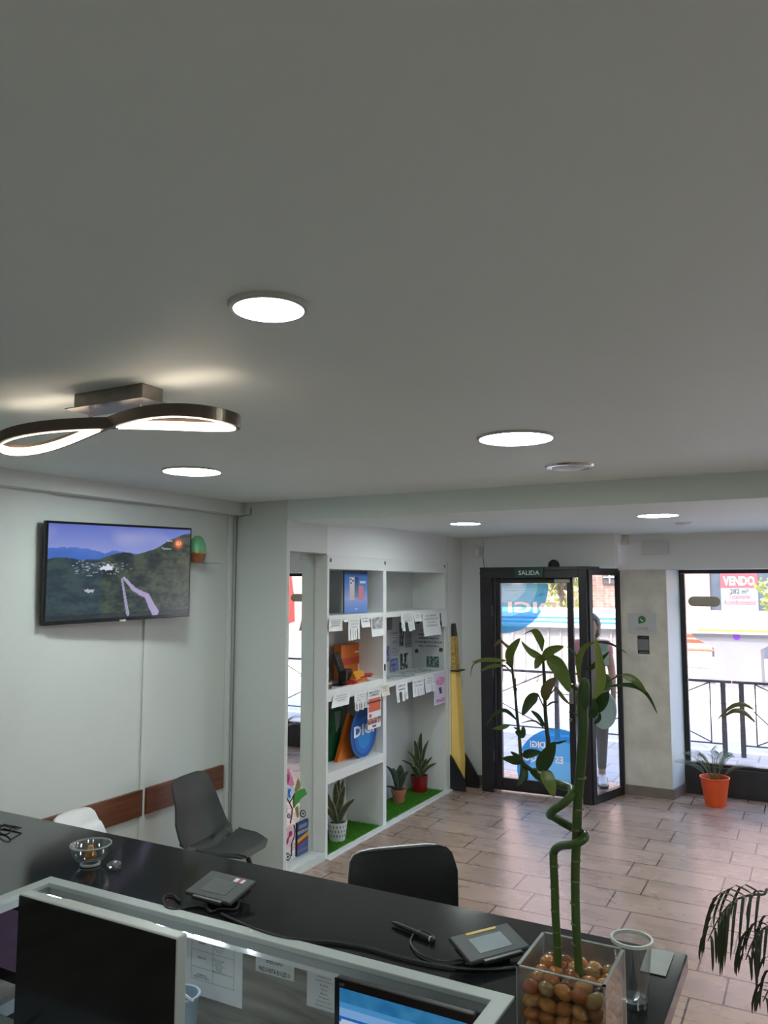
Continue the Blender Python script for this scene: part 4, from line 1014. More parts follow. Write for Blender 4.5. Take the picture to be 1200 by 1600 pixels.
obj('lettering', MB().box(.028, .0285, -.04, .04, .03, .034, mtx=Matrix.Translation((.004, 0, 0)) @ Matrix.Rotation(-.45, 4, 'Y')).box(.028, .0285, -.05, .03, .045, .049, mtx=Matrix.Translation((.004, 0, 0)) @ Matrix.Rotation(-.45, 4, 'Y')), M['inkgrey'], t)
redc = [srgb(200, 60, 40), srgb(170, 40, 50), srgb(215, 90, 50), srgb(140, 50, 80), srgb(190, 60, 60)]
pkn = ['orange-red packet, lowest of the pile beside the yellow card', 'crimson packet, second lowest of the red pile', 'bright orange packet in the middle of the red pile', 'purple-red packet near the top of the red pile', 'red packet, top of the pile by the mullion']
for i in range(5):
    p = at(562+i*7, 1069-i*1.2, Z=zs3+.002)
    m_ = Matrix.Translation((-3.15+.01*(i % 2), p.y, zs3+.003+.010*i)) @ Matrix.Rotation(.5-.35*i, 4, 'Z') @ Matrix.Rotation(.05, 4, 'X')
    obj('sim_packet', MB().bbox(-.05, .05, -.075, .075, 0, .008, .002, mtx=m_), mat('packet_red', redc[i], .35, mottle=.12, scale=20), label=pkn[i], cat='packet', group='red packets on the middle left shelf')
p = at(520, 1074, Z=zs3)
obj('small_box', MB().bbox(-3.17, -3.10, 4.84, 4.93, zs3, zs3+.03, .002), M['black'], label='small black box at the left end of the middle left shelf', cat='box')
obj('small_box', MB().bbox(-3.16, -3.10, 4.845, 4.935, zs3+.0305, zs3+.048, .002), mat('kraft', srgb(190, 165, 120), .6, mottle=.05), label='small tan box stacked on the black box', cat='box')
obj('small_box', MB().bbox(-3.16, -3.095, 4.84, 4.925, zs3+.0485, zs3+.062, .002), M['darkgrey'], label='flat dark box on top of the tan box', cat='box')
obj('phone', MB().bbox(-3.18, -3.10, 5.05, 5.20, zs3, zs3+.009, .004), M['blackgloss'], label='black phone lying flat on the middle left shelf', cat='phone')
obj('card_holder', MB().bbox(-3.25, -3.19, 4.99, 5.17, zs3, zs3+.035, .004), M['black'], label='low black box behind the flat phone', cat='box')

# --- lower-middle left bay: DIGI oval and wedges
zs4 = Z4[1]
oc = at(569, 1148, X=-3.12); R_y = (at(588, 1148, X=-3.12).y-at(549, 1148, X=-3.12).y)/2; ot = at(569, 1105, X=-3.12).z; rz_ = (ot-zs4)/2
n = 64; ov = MB().prism([(oc.y+R_y*math.cos(2*PI*k/n), zs4+rz_+rz_*math.sin(2*PI*k/n)) for k in range(n)], -3.13, -3.12, 'X', lin((40, 110, 185)))
for s, cc, dz, off in ((.96, (15, 72, 150), 0, .0006), (.74, (20, 105, 190), -.10, .0012), (.50, (25, 140, 215), -.14, .0018)):
    ov.add([(-3.12+off, oc.y+R_y*s*math.cos(2*PI*k/n), zs4+rz_*(1+dz)+rz_*s*math.sin(2*PI*k/n)) for k in range(n)], [tuple(range(n))], lin(cc))
o = obj('oval_sign', ov, M['print'], label='blue oval DIGI sign standing in the lower middle left bay', cat='sign')
obj('lettering', add_text(MB(), 'DIGI', frame3((-3.1175, oc.y-.005, zs4+rz_*1.12), (0, 1, .02), (0, 0, 1)), .085, R_y*1.6, bold=.03), M['whiteprint'], o, world=True)
a = at(528, 1176, Z=zs4); 
wy = lambda px, X_=-3.20: at(px, 1176, X=X_).y
obj('wedge_display', MB().prism([(wy(527), zs4), (wy(554), zs4), (wy(554), zs4+.30), (wy(547), zs4+.34)], -3.23, -3.20, 'X'), om, label='orange triangular cardboard display left of the blue oval sign', cat='display')
gy = lambda px: at(px, 1176, X=-3.27).y
gw = MB().prism([(4.845, zs4), (gy(529), zs4), (gy(535), zs4+.36), (gy(529), zs4+.40), (gy(521), zs4+.38), (gy(518), zs4+.2)], -3.30, -3.27, 'X')
o = obj('wedge_display', gw, mat('green_card', srgb(20, 84, 52), .5, mottle=.1), label='green cardboard display at the back left of the lower middle bay', cat='display')
obj('window_panel', MB().prism([(gy(522), zs4+.36), (gy(533), zs4+.36), (gy(530), zs4+.24), (gy(525), zs4+.20)], -3.2698, -3.268, 'X'), mat('pale_card', srgb(120, 135, 125), .5, mottle=.1), o, world=True)
obj('blue_folder', MB().box(-3.20, -3.19, 5.50, 5.64, zs4+.06, zs4+.42), mat('navy_card', srgb(16, 48, 110), .5, mottle=.1), label='dark blue folder behind the oval sign at the mullion', cat='folder')
obj('white_card_stand', MB().box(-3.22, -3.205, 5.46, 5.643, zs4, zs4+.45), M['paper'], label='white card backing behind the dark blue folder', cat='card')

# --- yellow totem beyond the shelving
t = thing('cardboard_totem', 'tall yellow cardboard totem with black tip and black feet beside the door', 'display', (-3.06, 7.06, 0))
ym = mat('yellow_card', srgb(255, 214, 120), .5, mottle=.03)
obj('column', MB().prism([(0, .02), (.078, .02), (.088, .25), (.048, 1.09), (0, 1.09)], -.07, .05, 'Y'), ym, t)
obj('upper_panel', MB().prism([(0, 1.10), (.045, 1.10), (.022, 1.42), (0, 1.42)], -.06, .04, 'Y'), mat('printed_gold', srgb(190, 158, 80), .5, mottle=.5, scale=45), t)
obj('tip', MB().prism([(0, 1.42), (.022, 1.42), (.004, 1.54)], -.06, .04, 'Y'), M['black'], t)
obj('disc', MB().bbox(0, .088, -.09, .07, 1.091, 1.104, .005), M['black'], t)
for y, xo in ((-.095, 0), (.09, .06)): obj('foot', MB().prism([(xo, 0), (xo+.15, 0), (xo+.15, .09), (xo+.03, .28), (xo, .32)], y-.012, y+.012, 'Y'), M['black'], t)

# ================================================================== SIGNS, BOXES ON THE FRONT WALL
a = at(805, 888, Y=7.05); b_ = at(849, 902, Y=7.05)
o = obj('exit_sign', MB().bbox(a.x, b_.x, 7.045, 7.058, b_.z, a.z, .001), mat('green_sign', srgb(18, 72, 48), .5, mottle=.06), label='green SALIDA exit sign on the dark door frame', cat='sign')
obj('lettering', add_text(MB(), 'SALIDA', FM((a.x+b_.x)/2, 7.044, (a.z+b_.z)/2), .042, .20, bold=.012), M['whiteprint'], o, world=True)
c = at(866, 882, Y=YD)
obj('round_sensor', MB().lathe([(0, 0), (.05, 0), (.05, .02), (.045, .045), (.03, .06), (0, .065)], 32, mtx=Matrix.Translation((c.x, YD, c.z-.005)) @ Matrix.Rotation(PI/2, 4, 'X')), M['darkgrey'], smooth=True, label='dark round sensor on the wall above the door frame', cat='sensor')
c = at(752, 848, Y=YD); obj('junction_box', MB().bbox(c.x-.03, c.x+.03, YD-.035, YD, c.z-.035, c.z+.035, .004), M['whiteplastic'], label='upper white junction box in the corner above the entrance', cat='box')
c = at(747, 863, Y=YD); obj('junction_box', MB().bbox(c.x-.028, c.x+.028, YD-.035, YD, c.z-.04, c.z+.035, .004), M['whiteplastic'], label='lower white junction box in the corner above the entrance', cat='box')
obj('corner_cable', MB().tube([(-2.83, YD-.006, 2.28), (-2.835, YD-.006, 2.18), (-2.82, YD-.006, 2.05), (-2.88, YD-.006, 2.02)], .003, 6), M['inkgrey'], label='thin cable hanging from the junction boxes', cat='cable')
c = at(975, 845, Y=YP); obj('junction_box', MB().bbox(c.x-.038, c.x+.038, YP-.03, YP, c.z-.04, c.z+.04, .004), M['paperwarm'], label='cream square box high on the header above the pillar', cat='box')
a = at(1003, 847, Y=YP); b_ = at(1045, 866, Y=YP); obj('emergency_light', MB().bbox(a.x, b_.x, YP-.04, YP, b_.z, a.z, .006), M['paint'], label='white rectangular emergency light above the pillar', cat='emergency light')
# messaging sign and phone-shaped sticker on the pillar
yp = YP-.002
a = at(981, 958, Y=yp); b_ = at(1026, 991, Y=yp)
o = obj('contact_sign', MB().bbox(a.x, b_.x, yp-.004, yp+.001, b_.z, a.z, .001), mat('pale_card', (.50, .50, .49), .5, mottle=.03), label='pale sign with green phone bubble on the grey pillar', cat='sign')
c = at(1003, 968, Y=yp-.006); gr = .034
bub = MB().prism([(c.x+gr*math.cos(2*PI*k/40), c.z+gr*math.sin(2*PI*k/40)) for k in range(40)], yp-.0052, yp-.0042, 'Y')
bub.prism([(c.x-gr*.95, c.z-gr*1.25), (c.x-gr*.1, c.z-gr*.9), (c.x-gr*.98, c.z-gr*.2)], yp-.0052, yp-.0042, 'Y')
lg = obj('bubble', bub, mat('bubble_green', srgb(60, 120, 62), .5, mottle=.06), o, world=True)
hs = []
for k in range(14): an = PI*1.02+(PI*.5)*k/13; hs.append((c.x+gr*.22+gr*.62*math.cos(an), c.z+gr*.22+gr*.62*math.sin(an)))
hb = MB().tube([(x, yp-.0060, z) for x, z in hs], [.0055]+[.0055]+[.0036]*10+[.0055]*2, 8)
obj('handset', hb, M['whiteprint'], lg, world=True)
tb = add_text(MB(), '+34 633 284 863', FM(c.x, yp-.0045, at(1003, 981.5, Y=yp).z), .009, .105, bold=.02); add_text(tb, 'locutorio.envios@gmail.com', FM(c.x+.01, yp-.0045, at(1003, 984.5, Y=yp).z), .008, .16, bold=.01)
obj('lettering', tb, M['ink'], o, world=True)
a = at(996, 993, Y=yp); b_ = at(1015, 1022, Y=yp); xm = (a.x+b_.x)/2
o = obj('phone_sticker', MB().bbox(a.x, b_.x, yp-.003, yp+.001, b_.z, a.z, .006), M['black'], label='black phone-shaped sticker below the pale sign on the pillar', cat='sticker')
hz_ = a.z-b_.z
obj('screen_area', MB().box(a.x+.004, b_.x-.004, yp-.0036, yp-.003, b_.z+hz_*.2, a.z-hz_*.2), mat('grey_print', srgb(120, 118, 120), .5, mottle=.1, scale=40), o, world=True)
obj('lettering', MB().box(a.x+.012, b_.x-.012, yp-.0036, yp-.003, b_.z+hz_*.06, b_.z+hz_*.11).box(xm-.02, xm+.02, yp-.0036, yp-.003, a.z-hz_*.1, a.z-hz_*.08), M['inkgrey'], o, world=True)
# frosted pill-shaped film on the window
a = at(1075, 932, Y=YWN-.005); b_ = at(1126, 948, Y=YWN-.005); r = (a.z-b_.z)/2; zc = (a.z+b_.z)/2
pp = [(b_.x-r+r*math.cos(t_), zc+r*math.sin(t_)) for t_ in [(-PI/2+PI*k/12) for k in range(13)]]+[(a.x+r+r*math.cos(t_), zc+r*math.sin(t_)) for t_ in [(PI/2+PI*k/12) for k in range(13)]]
obj('window_sticker', MB().prism(pp, YWN-.007, YWN-.004, 'Y'), mat('beige_film', srgb(168, 158, 142), .5, mottle=.04), label='beige pill-shaped sticker on the shop window glass', cat='sticker')

# ================================================================== ORANGE POT PALM
c = at(1120, 1254, Z=0)
t = thing('potted_palm', 'small palm in bright orange pot on the floor by the shop window', 'potted plant', (c.x, c.y-.09, 0))
pot = obj('pot', MB().lathe([(0, 0), (.085, 0), (.118, .225), (.124, .23), (.124, .24), (.116, .24), (.108, .19), (0, .19)], 40), M['orangepot'], t, smooth=True)
obj('soil', MB().lathe([(0, .20), (.108, .195)], 24), M['soil'], pot)
rnd = random.Random(11); pm = leafmat('palm_leaf', srgb(70, 86, 66), srgb(120, 138, 92), ss=.2)
fr = [(-1.0, .1, .34, .18), (-.75, .35, .36, .26), (-.45, -.2, .30, .30), (-.15, .3, .24, .34), (.25, -.25, .22, .34), (.5, .2, .30, .30), (.9, -.05, .38, .22), (-.6, -.5, .25, .24), (.1, -.6, .2, .30), (.65, .5, .25, .28)]
for ax, ay, rr, hh in fr:
    base = Vector((ax*.02, ay*.02, .19)); end = Vector((ax*rr, ay*rr, .19+hh*.75)); mid = Vector((ax*rr*.45, ay*rr*.45, .19+hh*.85))
    f = MB(); P2 = [base.lerp(mid, k/6).lerp(mid.lerp(end, k/6), k/6) for k in range(7)]
    f.tube(P2, [.005, .004, .003, .0025, .002, .002, .001], 5)
    for k in range(5, 22):
        s = k/22; p = base.lerp(mid, s).lerp(mid.lerp(end, s), s); d = (base.lerp(mid, s+.02).lerp(mid.lerp(end, s+.02), s+.02)-p).normalized()
        sd = d.cross(Vector((0, 0, 1))).normalized()
        for sg in (-1, 1):
            ln = .085*math.sin(PI*min(1, s*1.05))**.5+.02; q = p+(sd*sg*.75+d*.6+Vector((0, 0, .25))).normalized()*ln
            leafstrip(f, [p, (p+q)/2+Vector((0, 0, .005)), q], .0055, seg=3, cup=0)
    obj('frond', f, pm, t)

# ================================================================== COUNTER
CX0, CX1 = -1.88, -.545; CY = 1.545
def cslab(name, x0, x1, y0, y1, label):
    return obj(name, MB().bbox(x0, x1, y0, y1, 1.062, 1.10, .004), M['blacktop'], label=label, cat='countertop')
def bevpoly(poly, z0, z1, b=.003):
    bm = bmesh.new(); vs = [bm.verts.new((x, y, z0)) for x, y in poly]; f = bm.faces.new(vs)
    r = bmesh.ops.extrude_face_region(bm, geom=[f]); bmesh.ops.translate(bm, verts=[g for g in r['geom'] if isinstance(g, bmesh.types.BMVert)], vec=(0, 0, z1-z0))
    bmesh.ops.recalc_face_normals(bm, faces=bm.faces[:]); bmesh.ops.bevel(bm, geom=bm.edges[:], offset=b, segments=2, profile=.5, affect='EDGES')
    return MB().bm(bm)
ct = bevpoly([(-3.05, -1.3), (CX0, -1.3), (CX0, CY), (CX1, CY), (CX1, .35), (-.275, .35), (-.275, 1.90), (-3.05, 1.90)], 1.062, 1.10)
obj('countertop', ct, M['blacktop'], label='continuous glossy black reception countertop around the desk well', cat='countertop')
t = thing('reception_counter', 'reception counter body with grey edging and grey wood inner panels under the black top', 'counter', (-1.2, 1.7, 0))
obj('front_panel', MB().box(-3.0, -.32, 1.80, 1.83, 0, 1.061).box(-.35, -.32, .4, 1.80, 0, 1.061), M['blackpanel'], t, world=True)
def upoly(o, w_): return [(CX0+o, -1.3), (CX0+o+w_, -1.3), (CX0+o+w_, CY-o-w_), (CX1-o-w_, CY-o-w_), (CX1-o-w_, .35), (CX1-o, .35), (CX1-o, CY-o), (CX0+o, CY-o)]
obj('edging', bevpoly(upoly(.0006, .036), 1.091, 1.104, .002), M['rim'], t, world=True)
obj('fascia', bevpoly(upoly(.012, .020), 1.074, 1.0905, .0015) if False else MB().prism(upoly(.014, .019), 1.072, 1.0908, 'Z'), M['fascia'], t, world=True)
obj('inner_panel', MB().box(-2.0, -.40, 1.62, 1.64, .10, 1.061).box(-2.02, -2.0, -1.3, 1.64, .10, 1.061).box(-.42, -.40, .4, 1.62, .10, 1.061), M['greywood'], t, world=True)
ledm = MB()
for p0, p1 in ((72, 110), (116, 188), (200, 206), (229, 250), (286, 290), (303, 343), (386, 391)):
    ledm.bbox(at(p0, 1371+(p0-80)*.26+26, Y=1.556).x, at(p1, 1371+(p1-80)*.26+26, Y=1.556).x, 1.556, 1.566, 1.043, 1.055, .003)
obj('under_counter_light', MB().box(-1.75, -.9, 1.567, 1.59, 1.030, 1.0615), M['whiteplastic'], t, world=True)
obj('light_strip', ledm, M['ledwhite'], t, world=True)
desk = obj('desk', MB().bbox(-1.999, -.425, .95, 1.619, .735, .76, .003).box(-1.95, -1.92, 1.0, 1.6, 0, .735).box(-.48, -.45, 1.0, 1.6, 0, .735), mat('pale_desk', srgb(170, 185, 195), .45, mottle=.03), label='pale desktop inside the counter well', cat='desk')
# papers taped to inner panel
yi = 1.6185
def ipaper(pix, label, lines, m=None):
    P4 = [at(x, y, Y=yi) for x, y in pix]      # TL TR BR BL
    x0 = (P4[0].x+P4[3].x)/2; x1 = (P4[1].x+P4[2].x)/2; z1 = (P4[0].z+P4[1].z)/2; z0 = (P4[2].z+P4[3].z)/2
    o = obj('taped_paper', MB().box(x0, x1, yi-.001, yi+.001, z0, z1), M['paper'], label=label, cat='paper')
    tb = MB()
    for s, u_, v_, hh, ww in lines: add_text(tb, s, FM(x0+(x1-x0)*u_, yi-.0012, z0+(z1-z0)*v_), hh, (x1-x0)*ww, bold=.01, res=1)
    return o, tb, (x0, x1, z0, z1)
o, tb, (x0, x1, z0, z1) = ipaper([(288, 1452), (380, 1478), (378, 1588), (285, 1535)], 'large printed table sheet taped inside the counter beside the silver monitor', [('MENSAJES', .33, .86, .006, .1), ('SERVICIO', .33, .62, .006, .14), ('HORARIO DE', .33, .34, .005, .16), ('ATENCION AL PUBLICO', .33, .30, .005, .26)])
rnd = random.Random(5)
for k, v_ in enumerate((.90, .87, .82, .79, .66, .635, .61, .585, .56, .535, .51, .485, .46)): add_text(tb, rnd.choice(['Enviar', 'Recibir pago', 'Cambio', 'Recarga']), FM(x0+(x1-x0)*.62, yi-.0012, z0+(z1-z0)*v_), .004, (x1-x0)*rnd.uniform(.08, .2), res=1)
for u_ in (.15, .51, .86): tb.box(x0+(x1-x0)*u_, x0+(x1-x0)*u_+.0006, yi-.0014, yi-.001, z0+(z1-z0)*.25, z0+(z1-z0)*.95)
for v_ in (.25, .45, .73): tb.box(x0+(x1-x0)*.15, x0+(x1-x0)*.86, yi-.0014, yi-.001, z0+(z1-z0)*v_, z0+(z1-z0)*v_+.0006)
obj('lettering', tb, M['inkgrey'], o, world=True)
o, tb, bx = ipaper([(400, 1484), (460, 1503), (460, 1533), (400, 1517)], 'small EFECTIVO paper sign taped inside the counter', [('O', .5, .97, .004, .03), ('EFECTIVO', .5, .68, .011, .42), ('PREGUNTA BOLEDO', .5, .2, .011, .82)])
obj('lettering', tb, M['ink'], o, world=True)
o, tb, bx = ipaper([(481, 1506), (524, 1520), (524, 1582), (479, 1572)], 'narrow list sheet taped inside the counter beside the blue screen', [(s, .62, .9-.1*i, .0045, w_) for i, (s, w_) in enumerate((('Ecuador', .4), ('Colombia envios', .5), ('Republica Dominicana', .6), ('Bolivia', .3), ('Peru', .2), ('Mexico', .25), ('Paraguay', .35), ('Honduras y otros', .55), ('Rumania y resto', .6)))])
obj('lettering', tb, M['inkgrey'], o, world=True)

# monitors
def monitor(name, label, x0, x1, yf, z0, z1, bez, shellm, scrfn=None, depth=.03, bezm=None, rz=0, bulge=True):
    w_ = x1-x0; h_ = z1-z0; t = thing(name, label, 'monitor', ((x0+x1)/2, yf+.03, .76), rz)
    zb = z0-.76
    obj('housing', MB().bbox(-w_/2, w_/2, -.03, -.03+depth, zb, zb+h_, .004), shellm, t)
    if bulge: obj('back_cover', MB().prism([(-w_/2+.03, -.03+depth), (w_/2-.03, -.03+depth), (w_/2-.12, .014), (-w_/2+.12, .014)], zb+.03, zb+h_-.006, 'Z'), shellm, t)
    g = obj('glass', MB().box(-w_/2+bez[0], w_/2-bez[0], -.0325, -.03, zb+bez[2], zb+h_-bez[1]), bezm or M['blackgloss'], t)
    obj('stand', MB().bbox(-.03, .03, -.005, .02, .01, zb+.08, .003).bbox(-.11, .11, -.08, .09, .001, .012, .004), shellm, t)
    return t, g, w_, h_, zb
yf = 1.27
a = at(30, 1396, Y=yf); b_ = at(277, 1466, Y=yf)
monitor('silver_monitor', 'large black-screened monitor with silver white edge inside the counter', a.x, b_.x, yf, a.z-.345, (a.z+b_.z)/2, (.003, .003, .035), M['silver'])
yf = 1.44
a = at(524, 1524, Y=yf); x1_ = CX1-.045
mt, g, w_, h_, zb = monitor('desktop_monitor', 'black-framed monitor with lit blue web page at the right of the well', a.x, x1_, yf, .80, a.z-.003, (.0, .0, .0), M['black'], depth=.018, bulge=False)
def web(u, v):
    if v > .90: return mix((20, 92, 140), (48, 112, 155), .5+nz(u, v, 10))
    if v > .80: return (60, 128, 180) if v > .86 else ((110, 150, 195) if u < .75 else (70, 120, 190))
    if v > .62:
        if ((u-.12)/.30)**2+((v-.69)/.085)**2 < 1 and v > .615: return (168, 178, 200)
        return (10, 84, 165)
    if v > .60: return (120, 20, 40)
    return (120, 124, 142)
ps = picture(MB(), (-w_/2+.012, -.0332, zb+.02), (1, 0, 0), (0, 0, 1), w_-.024, h_-.036, 60, 50, web)
so_ = obj('screen', ps, M['screen'], mt)
tb = add_text(MB(), 'Money', frame3((-w_/2+.062, -.0336, zb+.02+(h_-.036)*.715), (1, 0, 0), (0, 0, 1)), .007, bold=.02); add_text(tb, 'Transfer', frame3((-w_/2+.066, -.0336, zb+.02+(h_-.036)*.68), (1, 0, 0), (0, 0, 1)), .007, bold=.02)
obj('lettering', tb, M['ink'], so_)
obj('logo', MB().lathe([(.004, 0), (.010, 0), (.010, .0006), (.004, .0006)], 20, closed=True, mtx=Matrix.Translation((-w_/2+.035, -.0334, zb+.02+(h_-.036)*.70)) @ Matrix.Rotation(PI/2, 4, 'X')), mat('logo_red', srgb(150, 30, 60), .5, mottle=.05), so_)
obj('badge', add_text(MB(), 'LED', frame3((-w_/2+.018, -.0336, zb+h_-.009), (1, 0, 0), (0, 0, 1)), .005), M['inkgrey'], mt)
mt, g, w_, h_, zb = monitor('desktop_monitor', 'dim purple-screened monitor at the far left behind the silver one', -1.995, -1.62, 1.45, .86, 1.055, (0, 0, 0), M['black'], bulge=False)
obj('screen', picture(MB(), (-w_/2+.012, -.0332, zb+.03), (1, 0, 0), (0, 0, 1), w_-.024, h_-.04, 30, 24, lambda u, v: mix((50, 34, 52), (44, 46, 54), u*1.2+.3*nz(u, v, 4))), M['screen'], mt)
# clear organiser, desk phone, cable on the desk
c = at(284, 1552, Y=1.50)
t = thing('plastic_tub', 'pale translucent plastic tub on the desk beside the silver monitor', 'tub', (c.x, 1.50, .761)); hh = c.z-.761
obj('tub', MB().lathe([(0, .0), (.030, 0), (.040, hh-.005), (.044, hh-.005), (.044, hh), (.038, hh), (.028, .004), (0, .004)], 32), mat('frosted_plastic', srgb(190, 208, 220), .3, mottle=.04, trans=.3), t, smooth=True)
obj('handle', MB().tube([(-.044+.088*k/10, -.01-.03*math.sin(PI*k/10), hh+.035*math.sin(PI*k/10)-.003) for k in range(11)], .0035, 8), M['whiteplastic'], t, smooth=True)
obj('desk_phone', MB().bbox(-1.93, -1.76, 1.27, 1.42, .761, .80, .01), mat('pale_phone', srgb(140, 155, 155), .45, mottle=.05), label='pale desk device below the purple monitor', cat='device')
obj('desk_cable', MB().tube([(-1.99, 1.10, .765), (-1.90, 1.18, .766), (-1.82, 1.24, .766), (-1.76, 1.27, .775), (-1.70, 1.31, .768)], .003, 6).tube([(-1.86, 1.02, .765), (-1.82, 1.16, .766), (-1.76, 1.26, .775)], .003, 6), M['black'], label='thin black cables curling on the pale desk', cat='cable')

# signature tablets
def tablet(quadpix, label, sticker):
    q = [at(x, y, Z=z) for (x, y), z in zip(quadpix, (1.125, 1.145, 1.145, 1.125))]  # near-left, far-left, far-right, near-right
    c = sum(q, Vector())/4; ux_ = ((q[3]-q[0])+(q[2]-q[1])).normalized(); uy_ = ((q[1]-q[0])+(q[2]-q[3])); uy_ = (uy_-ux_*uy_.dot(ux_)).normalized()
    w_ = ((q[3]-q[0]).length+(q[2]-q[1]).length)/2; h_ = ((q[1]-q[0]).length+(q[2]-q[3]).length)/2
    T = frame3(c, ux_, uy_); t = thing('signature_tablet', label, 'tablet', (c.x, c.y, 1.101))
    obj('body', MB().bbox(-w_/2, w_/2, -h_/2, h_/2, -.010, 0, .004, 3, mtx=T), M['darkgrey'], t, world=True, smooth=False)
    obj('screen', MB().box(-w_*.27, w_*.27, -h_*.30, h_*.24, 0, .0008, mtx=T), sticker[1], t, world=True)
    obj('foot', MB().box(-w_*.4, w_*.4, h_*.1, h_*.4, -.030, -.010, mtx=T), M['black'], t, world=True)
    obj('pen_holder', MB().bbox(-w_*.3, w_*.34, -h_/2-.008, -h_/2+.004, -.010, -.001, .003, mtx=T), M['black'], t, world=True)
    x0, x1, y0, y1 = sticker[0]
    obj('sticker', MB().box(w_*x0, w_*x1, h_*y0, h_*y1, 0, .001, mtx=T), sticker[2], t, world=True)
    if sticker[3]: obj('sticker', MB().box(w_*(x0*.6+x1*.4), w_*(x0*.3+x1*.7), h_*y0, h_*y1, .001, .0014, mtx=T), sticker[3], t, world=True)
    return t, T, w_, h_
dim = mat('off_screen', (.075, .09, .085), .6, mottle=.05); lit = mat('pale_lcd', (.20, .24, .27), .55, mottle=.04)
tablet([(279, 1388), (340, 1363), (410, 1381), (350, 1406)], 'black signature tablet with dim screen in front of the monitor', ((.12, .33, .26, .40), dim, M['paper'], red))
tablet([(744, 1504), (692, 1464), (790, 1444), (832, 1475)], 'grey signature tablet with pale screen and yellow strip left of the vase', ((-.24, .26, .37, .45), lit, mat('yellow_strip', srgb(190, 165, 50), .5, mottle=.1), None))
def cablepix(pts, z, r, label, name='tablet_cable', m=None, extra=()):
    P3 = [at(x, y, Z=zz if isinstance(zz, float) else z) for x, y, zz in [(p[0], p[1], p[2] if len(p) > 2 else None) for p in pts]]
    def cr(i, u_):
        n = len(P3)-1; p0 = P3[max(i-1, 0)]; p1 = P3[i]; p2 = P3[i+1]; p3 = P3[min(i+2, n)]
        return .5*((2*p1)+(p2-p0)*u_+(2*p0-5*p1+4*p2-p3)*u_*u_+(3*p1-p0-3*p2+p3)*u_**3)
    Q = [cr(i, k/5) for i in range(len(P3)-1) for k in range(5)]+[P3[-1]]
    return obj(name, MB().tube(Q, r, 8), m or M['black'], label=label, cat='cable', smooth=True)
cz = 1.1045
cablepix([(326, 1396, 1.11), (322, 1412), (328, 1424), (345, 1420), (368, 1420), (373, 1406), (365, 1398, 1.11)], cz, .0028, 'black cable looped below the left signature tablet')
cablepix([(330, 1424), (318, 1416), (300, 1416), (275, 1421), (258, 1416), (256, 1402), (268, 1398), (282, 1408)], cz, .0028, 'black cable curling left of the left signature tablet')
cablepix([(345, 1428), (400, 1452), (450, 1466), (520, 1472), (570, 1480), (620, 1494), (680, 1508), (740, 1514), (790, 1513), (812, 1510)], cz, .0035, 'long black cable lying along the countertop behind the edging')
cablepix([(726, 1500), (702, 1502), (680, 1500), (655, 1490), (642, 1474), (646, 1460), (660, 1454), (676, 1462), (678, 1470)], cz, .0022, 'thin coiled pen tether left of the right signature tablet')
a = at(613, 1441, Z=1.107); b_ = at(679, 1470, Z=1.107)
t = thing('stylus', 'black stylus pen lying on the countertop', 'pen', tuple((a+b_)/2-Vector((0, 0, .006))))
obj('barrel', MB().tube([a, a.lerp(b_, .1), a.lerp(b_, .95), b_], [.003, .0055, .006, .004], 10), M['black'], t, world=True, smooth=True)
obj('band', MB().tube([a.lerp(b_, .9), a.lerp(b_, .93)], .0066, 10), M['silver'], t, world=True)
c = at(6, 1300, Z=1.106)
t = thing('eyeglasses', 'folded black glasses at the left edge of the countertop', 'glasses', (c.x-.03, c.y, 1.101))
gb = MB()
for sx in (-.035, .035): gb.tube([(sx+.028*math.cos(a_*PI/8), .020*math.sin(a_*PI/8)*.3, .012+.012*math.sin(a_*PI/8)) for a_ in range(17)], .0025, 6)
gb.tube([(-.062, 0, .014), (-.05, .04, .006), (.04, .045, .005)], .0025, 6).tube([(.062, 0, .014), (.05, .05, .008), (-.04, .05, .006)], .0025, 6)
obj('frame', gb, M['black'], t, smooth=True)

# glass bowl with sweets
c = at(141, 1351, Z=1.101)
t = thing('glass_bowl', 'small cut glass bowl on the black countertop', 'bowl', (c.x, c.y, 1.101)); bw = t
obj('bowl', MB().lathe([(0, 0), (.024, 0), (.027, .003), (.026, .008), (.040, .018), (.052, .036), (.057, .056), (.055, .057), (.049, .036), (.037, .020), (.020, .011), (0, .011)], 40), glassmat('cut_glass', (.90, .94, .95), .22, .03), t, smooth=True)
hb = MB().lathe([(.0545, .055), (.058, .0555), (.058, .0585), (.0545, .059)], 40, closed=True).lathe([(.022, 0), (.028, .001), (.028, .005), (.022, .006)], 40, closed=True)
obj('rim', hb, mat('glass_edge', (.55, .6, .6), .1, mottle=.03, trans=.4), t, smooth=True)
candy = mat('amber_sweet', srgb(200, 130, 40), .3, mottle=.2, scale=40)
for i, (dx, dy, dz, s) in enumerate(((-.006, -.004, .013, 1), (.006, .004, .016, .9), (-.002, .002, .032, .8))):
    obj('wrapped_sweet', MB().lathe([(0, 0), (.008*s, .002), (.012*s, .010), (.008*s, .020), (0, .022)], 16, mtx=Matrix.Translation((c.x+dx, c.y+dy, 1.101+dz))), candy, smooth=True, label=['amber sweet at the left of the glass bowl', 'amber sweet at the right of the glass bowl', 'amber sweet on top in the glass bowl'][i], cat='sweet', group='amber sweets in the glass bowl')
c2 = at(178, 1357, Z=1.101)
wb = MB(); rnd = random.Random(4); seg = []
for i in range(9):
    for j in range(10):
        u_ = i/8; a_ = j/10*2*PI; r = .004+.016*abs(math.sin(u_*PI*.9))**1.5+rnd.uniform(-.002, .003); seg.append((c2.x-.024+.048*u_, c2.y+r*math.cos(a_), 1.101+.014+r*.7*math.sin(a_)-.006))
